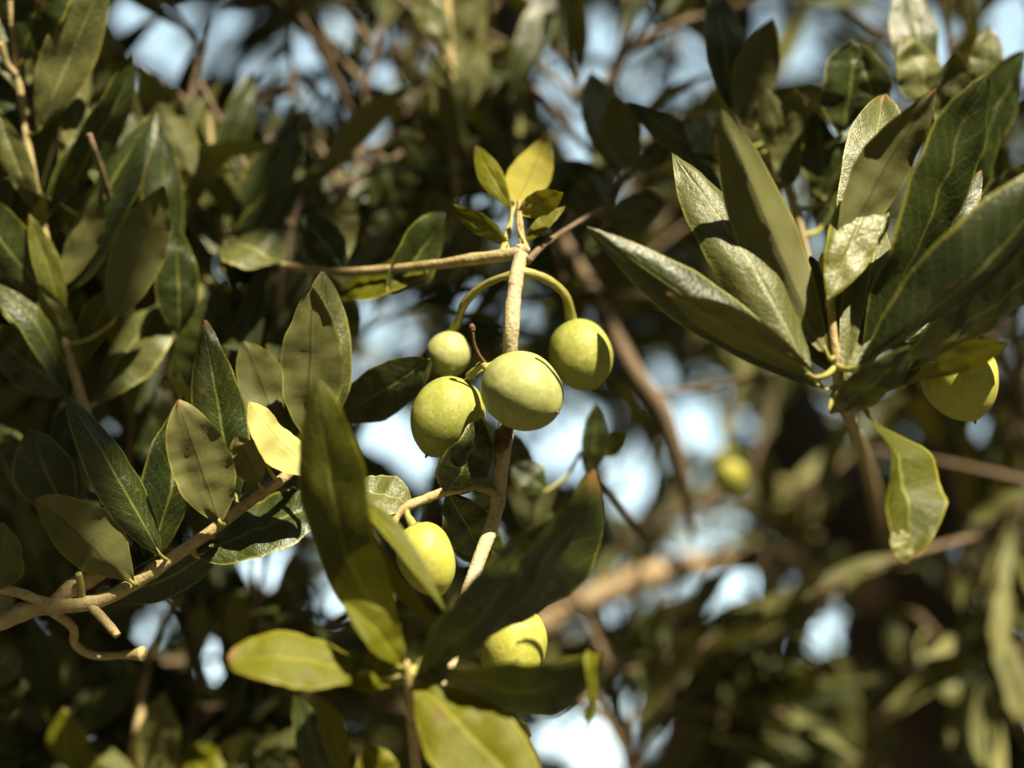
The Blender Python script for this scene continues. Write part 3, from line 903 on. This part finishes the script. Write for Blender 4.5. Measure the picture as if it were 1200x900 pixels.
# ------------------------------------------------------------------ foreground shoot at bottom centre
E = thing('olive_branch', 'blurred foreground shoot with large yellow-green and near-black leaves below the olives', 'olive branch', P(478, 792, -42))
pe, _ = stem(E, [(490, 960, -20), (486, 880, -30), (482, 830, -38), (478, 795, -42), (476, 775, -43)], [8, 7, 6.5, 6, 4], 'tan_bark', 'stem')
for args, kw in [
    (((472, 778, -42), (373, 446, -40), 74, (-.66, -.15, .70), 'mid'), dict(tm=.5, fold=.14, q=.75, roll=.1, sick=.03, twist=.5)),
    (((416, 578, -34), (521, 716, -46), 20, (.55, .35, .7), 'young'), dict(fold=.5, tm=.4, stalk=False)),
    (((422, 606, -32), (510, 730, -44), 20, (-.5, -.3, .75), 'young'), dict(fold=.4, tm=.4, stalk=False)),
    (((488, 788, -42), (648, 603, -50), 58, (.30, -.80, .55)), dict(tm=.5, fold=.15, q=.7)),
    (((492, 780, -38), (712, 566, -38), 84, (.25, -.85, .5)), dict(tm=.74, q=.36, fold=.25, hook=.10, twist=.35, wave=.05)),
    (((500, 780, -40), (700, 800, -52), 52, (.1, -.62, .75)), dict(tm=.62, q=.6, bend=.10, hook=.20, fold=.15)),
    (((690, 762, -52), (686, 858, -50), 26, (.9, .2, .35), 'young'), dict(tm=.35, stalk=False)),  # yellow-green strip put in for the sunlit edge of the curled leaf
    (((488, 800, -42), (632, 945, -58), 100, (-.2, .70, .65), 'young'), dict(tm=.55, q=.65, fold=.2, bend=.04)),
    (((420, 788, -44), (266, 770, -50), 62, (-.05, .72, .68), 'young'), dict(tm=.5, q=.45, fold=.18, bend=.06)),
    (((470, 790, -43), (400, 800, -44), 34, (.1, .2, .9), 'young'), dict(tm=.5, twist=1.2)),
    (((474, 782, -44), (410, 704, -50), 40, (.7, -.2, .6), 'young'), dict(tm=.55, fold=.4, hook=.2)),
    (((462, 800, -42), (425, 770, -46), 40, (-.3, .6, .6), 'young'), dict(tm=.55, fold=.4, twist=.8)),
    (((484, 820, -38), (520, 760, -36), 40, (.2, .2, -.9)), dict(tm=.55)),
    (((582, 842, -10), (622, 862, -16), 32, (.1, -.4, .85)), dict(tm=.5, q=.6, stalk=False)),
]:
    leaf(E, *args, path=pe, **kw)
stem(E, [(440, 797, -44), (455, 794, -44), (476, 790, -42)], [3.5, 3.5, 4], 'green_stalk', 'bud')

# ------------------------------------------------------------------ right-hand leaf cluster
Fb = thing('olive_branch', 'large leaf cluster at right fanning up from one node, glossy lit and black leaves', 'olive branch', P(985, 468, -18))
pf, _ = stem(Fb, [(1040, 640, 320), (1020, 560, 160), (1000, 500, 40), (986, 472, -10), (983, 450, -18), (977, 400, -20), (973, 350, -18), (970, 318, -16)],
             [7, 7, 7, 7, 6, 5, 4.5, 4.5], 'tan_bark', 'stem')
stem(Fb, [(972, 330, -16), (969, 315, -16), (968, 303, -16), (967, 296, -16)], [5, 8, 8, 3], 'tan_bark', 'bud')
stem(Fb, [(990, 465, -18), (1015, 462, -20), (1028, 450, -20), (1032, 438, -20)], [4, 3.5, 5, 6], 'green_stalk', 'bud')
for args, kw in [
    (((950, 442, -26), (788, 178, -4), 68, (.11, .46, .88), 'pale'), dict(tm=.5, fold=-.12, bend=.05, roll=.35)),
    (((972, 420, -22), (842, 116, -28), 70, (-.30, .55, -.75), 'leaf'), dict(tm=.5, fold=.65, roll=.1)),
    (((966, 456, -20), (688, 266, -24), 60, (.40, -.45, .75)), dict(tm=.5, fold=-.3, roll=.4)),
    (((956, 442, -26), (782, 344, -38), 40, (.1, .55, -.8), 'leaf'), dict(tm=.5, fold=.25)),
    (((985, 310, -10), (1037, 110, 12), 58, (.1, .40, .85), 'pale'), dict(tm=.55, q=.7, fold=.3)),
    (((982, 305, -20), (1098, 104, -26), 60, (.15, .75, -.65)), dict(tm=.5, fold=.12)),
    (((970, 352, -26), (1026, 212, -12), 54, (.08, .46, .88), 'silver'), dict(tm=.58, q=.6, roll=.2, bend=.06, hook=.05)),
    (((1000, 436, -16), (1152, 90, -22), 70, (.52, -.58, .70)), dict(tm=.62, q=.65, fold=.08, bend=.02)),
    (((1000, 432, -26), (1255, 195, -40), 74, (.25, -.45, .85)), dict(tm=.6, q=.7, fold=-.2, roll=.4)),
    (((1058, 430, -10), (1262, 258, -16), 84, (.35, -.85, .5)), dict(tm=.5, q=.65, fold=.1)),
    (((990, 450, -22), (1032, 245, 2), 44, (.15, .5, .85), 'pale'), dict(tm=.5, fold=.2)),
    (((985, 445, -20), (1012, 270, -4), 34, (-.5, .2, .8), 'pale'), dict(tm=.5, fold=.2)),
    (((1056, 454, -24), (1183, 400, -36), 32, (-.2, .3, -.9), 'mid'), dict(tm=.62, fold=.12)),
    (((974, 484, -26), (1066, 405, -36), 46, (.3, -.6, .7)), dict(tm=.5, fold=.4, roll=.4)),
    (((1015, 480, -26), (1062, 656, -36), 50, (.70, -.25, .68), 'mid'), dict(tm=.50, q=.75, fold=.5, sick=.09, twist=1.3, wave=.05, hook=-.06)),
    (((985, 440, -10), (950, 300, 6), 44, (.2, .4, -.85)), dict(tm=.5)),
    (((1000, 440, -6), (1090, 250, 10), 44, (.3, -.7, .6)), dict(tm=.5)),
    (((980, 440, -4), (895, 345, 4), 40, (-.2, .7, .6), 'pale'), dict(tm=.5)),
    (((1080, 330, 10), (1150, 200, 20), 38, (-.3, .4, .7), 'leaf'), dict(tm=.5, stalk=False)),
    (((1060, 400, 10), (1190, 250, 24), 44, (.1, -.5, .8), 'leaf'), dict(tm=.5, stalk=False)),
]:
    leaf(Fb, *args, path=pf, **kw)
tp = leaf(Fb, (1050, 618, -36), (1062, 660, -38), 24, (.1, .5, .8), 'silver', name='leaf_tip', stalk=False, tm=.5, q=.7, fold=.2)  # separate pale piece laid over the end of the hanging leaf
tp['label'] = 'pale tip piece over the end of the hanging twisted leaf'

# ------------------------------------------------------------------ softer shoots just behind
def shoot(label, pts, rpx, leaves, bark='tan_bark', group='soft olive shoots just behind'):
    br = thing('olive_branch', label, 'olive branch', P(*pts[0]), group)
    pth, _ = stem(br, pts, rpx, bark, 'stem')
    for args, kw in leaves:
        b0, t0 = P(*args[0]), P(*args[1])
        n_g = sum(in_gap(b0.lerp(t0, t), 0.75) for t in (.15, .3, .45, .6, .75, .9))
        if n_g >= 3:
            continue
        leaf(br, *args, path=pth, **kw)
    return br

shoot('dim shoot of dark leaves between the left twig and the bearing stem', [(300, 420, 110), (270, 330, 100), (262, 280, 92), (250, 220, 92), (245, 120, 100)], [5, 5, 5, 4, 3], [
    (((266, 300, 90), (350, 130, 96), 56, (.4, -.3, .8)), {}),
    (((262, 320, 88), (345, 215, 84), 50, (.4, -.5, .75)), {}),
    (((258, 268, 94), (262, 150, 98), 60, (.2, .4, .85), 'pale'), {}),
    (((256, 275, 92), (222, 200, 90), 44, (-.3, .5, .7), 'pale'), dict(hook=.1)),
    (((250, 225, 94), (296, 82, 100), 36, (.5, -.2, .8)), {}),
    (((262, 300, 92), (220, 235, 94), 36, (.1, .6, .7), 'pale'), {}),
    (((330, 285, 100), (375, 200, 96), 50, (.2, .3, -.9)), {}),
    (((285, 420, 110), (245, 330, 90), 62, (.2, -.4, .8)), {}),
    (((300, 430, 112), (345, 300, 100), 60, (.4, -.4, .8)), {}),
    (((270, 330, 108), (330, 270, 120), 60, (.4, -.4, .8)), {}),
    (((240, 440, 108), (225, 300, 100), 60, (.4, -.4, .8)), {}),
    (((300, 500, 112), (300, 380, 104), 60, (.4, -.4, .8)), {}),
    (((250, 130, 100), (215, 40, 110), 36, (.2, .4, -.8)), {}),
    (((360, 330, 104), (385, 230, 100), 46, (-.3, .3, .8)), {}),
    (((200, 560, 90), (165, 440, 86), 60, (.3, -.3, .8)), {}),
    (((235, 470, 96), (190, 500, 90), 56, (.3, -.3, .8), 'pale'), {}),
])
shoot('tall blurred shoot with narrow leaves above the small yellow leaves', [(530, 330, 120), (533, 230, 112), (530, 130, 110), (525, 40, 112), (520, -60, 116)], [4, 5, 6, 6, 5], [
    (((530, 130, 108), (510, 60, 104), 26, (-.3, .7, .6), 'pale'), {}),
    (((532, 140, 108), (560, 20, 110), 50, (.1, .3, -.9)), {}),
    (((528, 90, 110), (548, -50, 112), 52, (.2, .2, -.9)), {}),
    (((528, 60, 110), (488, -20, 112), 34, (-.3, .6, .7), 'pale'), {}),
    (((532, 170, 112), (515, 60, 108), 40, (.2, .2, -.9)), {}),
    (((534, 160, 106), (546, 70, 104), 26, (.2, .6, .7), 'pale'), {}),
    (((533, 230, 112), (500, 150, 108), 50, (.1, .3, -.9)), {}),
    (((532, 235, 110), (470, 150, 112), 34, (-.2, -.3, .9)), {}),
    (((534, 210, 112), (612, 160, 120), 46, (.2, -.5, .8)), {}),
    (((533, 290, 112), (505, 220, 108), 46, (.1, .3, -.9)), {}),
    (((532, 300, 112), (570, 240, 108), 40, (.1, -.3, .9)), {}),
    (((530, 330, 118), (480, 240, 112), 46, (.1, -.5, .8)), {}),
    (((480, 270, 118), (445, 180, 112), 54, (.1, -.5, .8)), {}),
    (((460, 290, 116), (415, 190, 118), 46, (.1, .5, .8)), {}),
    (((600, 110, 120), (650, -20, 130), 36, (.3, .4, .8)), {}),
])
shoot('crowded blurred shoot of dark and brown leaves behind the right-hand cluster', [(960, 380, 60), (945, 300, 58), (925, 220, 58), (905, 150, 60), (890, 60, 64)], [5, 5, 5, 4, 3], [
    (((870, 145, 56), (905, 22, 50), 52, (.2, .3, -.9)), {}),
    (((855, 130, 60), (835, -20, 60), 46, (.3, -.5, .8)), {}),
    (((925, 220, 54), (930, 102, 50), 48, (.2, .3, -.9)), {}),
    (((965, 235, 56), (952, 128, 50), 46, (.5, -.4, .8)), {}),
    (((985, 160, 50), (998, 45, 46), 60, (.5, -.5, .7)), {}),
    (((1030, 140, 50), (1005, 50, 46), 52, (-.2, -.2, .9)), dict(hook=.15)),
    (((1090, 130, 52), (1060, 40, 50), 50, (.1, .7, .7), 'pale'), {}),
    (((1110, 160, 44), (1120, 60, 40), 46, (.2, .3, -.9)), {}),
    (((1085, 120, 60), (1055, -30, 70), 46, (.2, -.3, .8)), {}),
    (((1150, 110, 60), (1160, 30, 60), 36, (.1, .6, .7), 'pale'), {}),
    (((920, 200, 58), (895, 100, 52), 36, (-.1, .5, .8), 'pale'), {}),
    (((960, 270, 60), (1010, 150, 66), 50, (.5, -.5, .8)), {}),
    (((1100, 260, 40), (1170, 120, 40), 40, (.5, -.5, .8)), {}),
    (((1110, 300, 40), (1210, 190, 40), 46, (.5, -.5, .8)), {}),
    (((1120, 190, 50), (1200, 60, 56), 50, (.5, -.4, .8)), {}),
    (((840, 190, 60), (735, 118, 62), 36, (-.1, -.3, .8)), {}),
    (((838, 178, 58), (800, 140, 54), 34, (.1, .6, .7), 'pale'), {}),
    (((835, 110, 64), (740, -10, 70), 22, (.3, .4, .8), 'young'), {}),
    (((845, 255, 54), (800, 175, 52), 40, (.2, -.4, .8)), {}),
])
shoot('small blurred shoot with one rounded brown leaf above the yellow-green olive', [(700, 290, 80), (712, 250, 76), (728, 215, 72), (745, 200, 72)], [4, 4, 4, 3], [
    (((738, 200, 70), (722, 112, 66), 48, (.1, .3, -.9)), dict(q=.6)),
    (((726, 205, 74), (692, 85, 80), 50, (.1, .5, .8), 'pale'), {}),
    (((745, 200, 72), (790, 160, 72), 30, (.2, -.3, .85)), {}),
    (((712, 245, 76), (655, 190, 80), 60, (.2, -.5, .8)), {}),
    (((722, 238, 74), (690, 205, 70), 34, (-.1, .8, .5), 'pale'), {}),
    (((710, 260, 76), (780, 235, 80), 46, (.2, -.5, .8)), {}),
    (((700, 290, 80), (640, 240, 90), 60, (.2, -.5, .8)), {}),
], 'brown_twig')
shoot('blurred grey-green leaves on a thin twig right below the sharp olive', [(760, 640, 120), (725, 590, 90), (700, 560, 74), (680, 530, 66)], [4, 4, 3.5, 3], [
    (((690, 560, 64), (698, 474, 60), 30, (.4, .2, .8)), {}),
    (((700, 535, 66), (735, 505, 66), 28, (.1, .5, .8), 'young'), {}),
    (((620, 570, 80), (590, 500, 80), 36, (.1, -.3, .85)), {}),
    (((640, 575, 60), (600, 545, 60), 40, (.2, .3, .85)), {}),
], 'brown_twig')
shoot('blurred shoot of yellow-green leaves with a cut pale stub at the bottom left', [(150, 960, 120), (155, 900, 110), (162, 860, 104), (168, 800, 110), (185, 740, 116), (210, 700, 130)], [8, 7, 7, 5, 4, 4], [
    (((80, 900, 90), (74, 830, 86), 40, (.2, .3, .85), 'young'), {}),
    (((180, 930, 90), (190, 815, 84), 46, (.2, .3, -.85)), {}),
    (((205, 930, 90), (265, 880, 90), 56, (-.1, .6, .7), 'young'), {}),
    (((70, 820, 120), (60, 740, 124), 44, (.1, .4, .8), 'pale'), {}),
    (((110, 930, 90), (95, 870, 90), 40, (.1, .5, .8), 'young'), {}),
    (((45, 860, 110), (38, 780, 114), 40, (.3, -.4, .8)), {}),
    (((380, 920, 60), (345, 812, 56), 36, (.4, -.2, .8)), {}),
    (((405, 905, 56), (372, 815, 52), 30, (.1, .7, .6), 'young'), {}),
    (((330, 900, 90), (300, 880, 90), 40, (.2, -.4, .8)), {}),
    (((455, 930, 60), (430, 870, 60), 50, (.2, -.3, .8), 'young'), {}),
    (((20, 760, 60), (-30, 800, 60), 50, (.1, -.5, .8)), {}),
    (((120, 830, 130), (140, 760, 130), 44, (.2, -.4, .8)), {}),
], 'tan_bark')
shoot('blurred drooping shoot with pale lit leaves in the lower right corner', [(1240, 900, 300), (1170, 830, 280), (1120, 770, 262), (1075, 720, 255)], [7, 6, 5, 4], [
    (((1075, 765, 250), (1125, 825, 245), 26, (-.1, .75, .6), 'pale'), {}),
    (((1110, 770, 262), (1165, 850, 258), 34, (.2, -.2, .9)), {}),
    (((990, 770, 262), (1004, 885, 255), 24, (-.4, .6, .7), 'pale'), {}),
    (((1045, 715, 262), (1050, 775, 258), 24, (-.1, .7, .7), 'pale'), {}),
    (((850, 865, 262), (905, 910, 255), 26, (-.1, .7, .7), 'pale'), {}),
    (((1180, 850, 280), (1210, 780, 280), 40, (.2, -.4, .8)), {}),
    (((1140, 800, 270), (1150, 900, 270), 36, (.2, -.4, .8)), {}),
    (((1180, 830, 280), (1120, 900, 280), 40, (.2, -.4, .8)), {}),
    (((1160, 820, 280), (1230, 770, 280), 40, (.2, -.4, .8), 'pale'), {}),
    (((920, 840, 260), (915, 920, 260), 34, (.2, -.3, .8)), {}),
    (((880, 810, 262), (880, 870, 262), 26, (-.2, .6, .7), 'pale'), {}),
    (((835, 760, 270), (845, 830, 270), 26, (-.2, .6, .7), 'pale'), {}),
], 'brown_twig')

# ------------------------------------------------------------------ blurred background branches
S = [
 ('thin brown bent twig hanging blurred right of the yellow-green olive', [(640, 250, 190), (690, 330, 175), (738, 425, 165), (775, 480, 160), (800, 560, 165), (812, 640, 180)], [6, 7, 9, 11, 9, 7], dict(subs=2, sublen=(30, 50), bark='brown_twig', pitch=60, bare=.2, seed=11)),
 ('blurred tan branch crossing the top left against the sky', [(-60, 40, 420), (120, 110, 380), (240, 120, 360), (340, 95, 350), (470, 60, 360), (620, -20, 380)], [7, 8, 8, 9, 10, 9], dict(bark='limb_bark', subs=5, sublen=(60, 100), pitch=18, seed=12)),
 ('blurred tan branch along the top edge left of centre', [(250, -60, 300), (350, -5, 300), (430, 12, 300), (520, 60, 310)], [9, 9, 8, 6], dict(bark='limb_bark', subs=4, sublen=(50, 90), pitch=18, seed=13)),
 ('dark blurred leaves behind the upright left twig near the top', [(60, 420, 170), (80, 300, 170), (70, 180, 180), (110, 60, 190)], [6, 6, 5, 4], dict(subs=7, seed=14)),
 ('dense dark blurred branch behind the left edge leaves', [(-60, 560, 160), (0, 460, 160), (30, 360, 170), (20, 250, 180)], [6, 6, 5, 4], dict(subs=8, seed=15)),
 ('dense dark blurred branch behind the sharp left twig', [(60, 780, 180), (110, 650, 170), (170, 540, 170), (230, 430, 180)], [6, 6, 5, 4], dict(subs=8, seed=16)),
 ('dark blurred branch left of centre behind the broad brown leaf', [(380, 640, 200), (350, 520, 190), (340, 420, 190), (380, 300, 200)], [6, 6, 5, 4], dict(subs=7, seed=17)),
 ('dark blurred branch behind the horizontal side twig of the bearing stem', [(320, 260, 190), (380, 220, 190), (450, 230, 190), (510, 190, 200)], [5, 5, 5, 4], dict(subs=7, seed=18)),
 ('blurred olive branch at upper left below the sky holes', [(150, 330, 200), (210, 230, 200), (300, 200, 210), (390, 160, 220)], [5, 5, 5, 4], dict(subs=7, seed=19)),
 ('blurred olive branch at top centre with leaves in front of the dark limb', [(560, 330, 230), (575, 220, 230), (600, 120, 240), (660, 20, 260)], [6, 5, 5, 4], dict(subs=7, seed=20)),
 ('blurred olive branch at the top right of centre with gaps of sky', [(700, 380, 240), (720, 270, 230), (770, 160, 240), (800, 20, 260)], [6, 5, 5, 4], dict(subs=8, seed=21)),
 ('blurred dark branch in the top right corner behind the big leaves', [(1180, 330, 180), (1160, 210, 180), (1130, 100, 190), (1090, -20, 200)], [6, 5, 5, 4], dict(subs=9, seed=22)),
 ('blurred dark branch right of the leaf cluster along the right edge', [(1260, 640, 230), (1220, 520, 220), (1190, 420, 220), (1210, 300, 220)], [6, 5, 5, 4], dict(subs=8, seed=23)),
 ('blurred branch hanging behind the left half of the right-hand cluster', [(900, 420, 200), (880, 330, 200), (850, 230, 200), (880, 100, 220)], [6, 5, 5, 4], dict(subs=8, seed=24)),
 ('blurred olive sprays in the middle right in front of the forked trunk', [(700, 640, 380), (800, 600, 360), (880, 560, 360), (960, 590, 380)], [5, 5, 5, 4], dict(subs=7, seed=25, Lmm=(36, 55), mats=('leaf', 'pale', 'pale'))),
 ('blurred olive sprays under the lit brown limb right of centre', [(650, 800, 360), (750, 770, 350), (850, 780, 350), (960, 740, 360)], [5, 5, 5, 4], dict(subs=9, seed=26, mats=('leaf', 'leaf', 'pale'))),
 ('blurred olive branch along the bottom edge right of centre', [(720, 960, 300), (800, 900, 300), (880, 850, 300), (980, 830, 310)], [5, 5, 5, 4], dict(subs=9, seed=27)),
 ('dark blurred branch across the lower right behind the drooping pale leaves', [(1260, 800, 380), (1160, 760, 370), (1080, 800, 360), (1000, 870, 350)], [6, 5, 5, 4], dict(subs=9, seed=28)),
 ('blurred green sprays right of the forked trunk at the right edge', [(1280, 720, 460), (1200, 640, 450), (1150, 580, 450), (1120, 520, 460)], [5, 5, 5, 4], dict(subs=8, seed=29, mats=('leaf', 'pale', 'pale'))),
 ('dark blurred branch in the bottom left corner', [(-60, 900, 200), (20, 850, 190), (100, 820, 190), (190, 850, 200)], [6, 5, 5, 4], dict(subs=9, seed=30)),
 ('dark blurred branch below the sharp left twig with thin brown sprigs', [(420, 900, 200), (340, 830, 200), (270, 760, 210), (200, 720, 220)], [7, 6, 5, 4], dict(subs=7, seed=31)),
 ('dark blurred branch behind the foreground shoot at bottom centre', [(560, 960, 180), (500, 860, 180), (440, 780, 190), (420, 680, 200)], [6, 5, 5, 4], dict(subs=8, seed=32)),
 ('blurred dark sprays between the two lower olives and the lit limb', [(760, 800, 240), (700, 740, 240), (660, 680, 240), (700, 610, 250)], [5, 5, 4, 4], dict(subs=5, seed=33)),
 ('blurred sprays behind the small pale olive left of the stem', [(400, 470, 300), (450, 430, 290), (520, 400, 290), (580, 350, 300)], [5, 5, 4, 4], dict(subs=6, seed=34)),
 ('blurred dark sprays right of the bearing stem behind the yellow-green olive', [(640, 460, 300), (690, 400, 300), (740, 350, 300), (800, 290, 310)], [5, 5, 4, 4], dict(subs=7, seed=35)),
 ('leafy upright shoot just right of the left-edge twig with steep dark leaves', [(150, 560, 75), (160, 430, 72), (178, 310, 70), (192, 230, 72), (205, 165, 76)], [4, 4, 3.5, 3, 2], dict(subs=3, seed=61, Lmm=(42, 58), sublen=(40, 70), pitch=8, upbias=.9, gap=1.3, bark='brown_twig', group='soft olive shoots just behind')),
 ('leafy shoot of steep narrow leaves between the two upper left twigs', [(320, 420, 95), (330, 320, 92), (348, 245, 95), (365, 190, 100)], [4, 4, 3, 2], dict(subs=3, seed=62, Lmm=(40, 54), sublen=(40, 70), pitch=8, upbias=.9, gap=1.3, bark='brown_twig', group='soft olive shoots just behind')),
 ('leafy shoot hugging the left edge below the top leaf with drooping leaves', [(-40, 420, 70), (-10, 330, 68), (10, 230, 70), (0, 120, 74)], [5, 4, 4, 3], dict(subs=3, seed=63, Lmm=(42, 56), sublen=(40, 60), pitch=8, upbias=.8, gap=1.3, bark='brown_twig', group='soft olive shoots just behind')),
 ('leafy shoot left of the small pale olive behind the sharp brown leaves', [(240, 600, 105), (262, 520, 102), (290, 450, 104), (305, 390, 108)], [5, 4, 3, 2], dict(subs=3, seed=64, Lmm=(40, 54), sublen=(40, 60), pitch=9, upbias=.8, gap=1.3, bark='brown_twig', group='soft olive shoots just behind')),
 ('fine narrow-leaved blurred twig rising at the upper left between the sky holes', [(240, 260, 110), (230, 190, 110), (225, 110, 115), (250, 20, 120)], [4, 4, 3, 3], dict(subs=7, seed=41, Lmm=(30, 46), sublen=(40, 70), pitch=9)),
 ('fine narrow-leaved blurred twig left of the tall blurred shoot', [(430, 300, 140), (420, 210, 140), (425, 120, 145), (455, 10, 150)], [4, 4, 3, 3], dict(subs=8, seed=42, Lmm=(30, 46), sublen=(40, 70), pitch=9)),
 ('fine narrow-leaved blurred twig at the top between the dark limb and the right shoots', [(690, 240, 150), (700, 150, 150), (720, 70, 155), (760, -20, 160)], [4, 4, 3, 3], dict(subs=8, seed=43, Lmm=(30, 46), sublen=(40, 70), pitch=9)),
 ('fine blurred twig hanging from the top edge near the left sky holes', [(360, -40, 170), (340, 40, 165), (345, 120, 160), (330, 200, 160)], [4, 4, 3, 3], dict(subs=7, seed=44, Lmm=(30, 46), sublen=(40, 70), pitch=9)),
 ('pale-leaved blurred twig low in the right half under the limb', [(780, 880, 260), (820, 800, 250), (870, 740, 250), (930, 700, 260)], [4, 4, 3, 3], dict(subs=9, seed=45, Lmm=(32, 48), mats=('pale', 'pale', 'leaf'), pitch=9)),
 ('pale-leaved blurred twig at the right edge beside the drooping shoot', [(1230, 760, 280), (1180, 700, 270), (1140, 650, 270), (1130, 590, 280)], [4, 4, 3, 3], dict(subs=8, seed=46, Lmm=(32, 48), mats=('pale', 'young', 'leaf'), pitch=9)),
 ('small-leaved blurred twig right of the hanging twisted leaf', [(1230, 560, 180), (1190, 590, 180), (1150, 620, 185), (1110, 680, 190)], [4, 4, 3, 3], dict(subs=6, seed=47, Lmm=(32, 48), mats=('pale', 'leaf', 'leaf'), pitch=10)),
 ('small-leaved blurred twig below the lowest olive toward the bottom edge', [(760, 930, 200), (720, 860, 200), (700, 810, 205), (730, 760, 210)], [4, 4, 3, 3], dict(subs=6, seed=48, Lmm=(32, 48), pitch=10)),
 ('dark small-leaved blurred twig between the left twig and the bottom shoot', [(180, 900, 140), (240, 840, 140), (300, 790, 145), (350, 720, 150)], [4, 4, 3, 3], dict(subs=7, seed=49, Lmm=(32, 48), pitch=9)),
 ('blurred leaves behind the small yellow leaves at the stem top', [(660, 330, 130), (640, 260, 130), (600, 200, 135), (580, 120, 140)], [4, 4, 3, 3], dict(subs=6, seed=50, Lmm=(32, 48), pitch=10)),
]
for lab, pts, rpx, kw in S:
    spray(lab, pts, rpx, **kw)
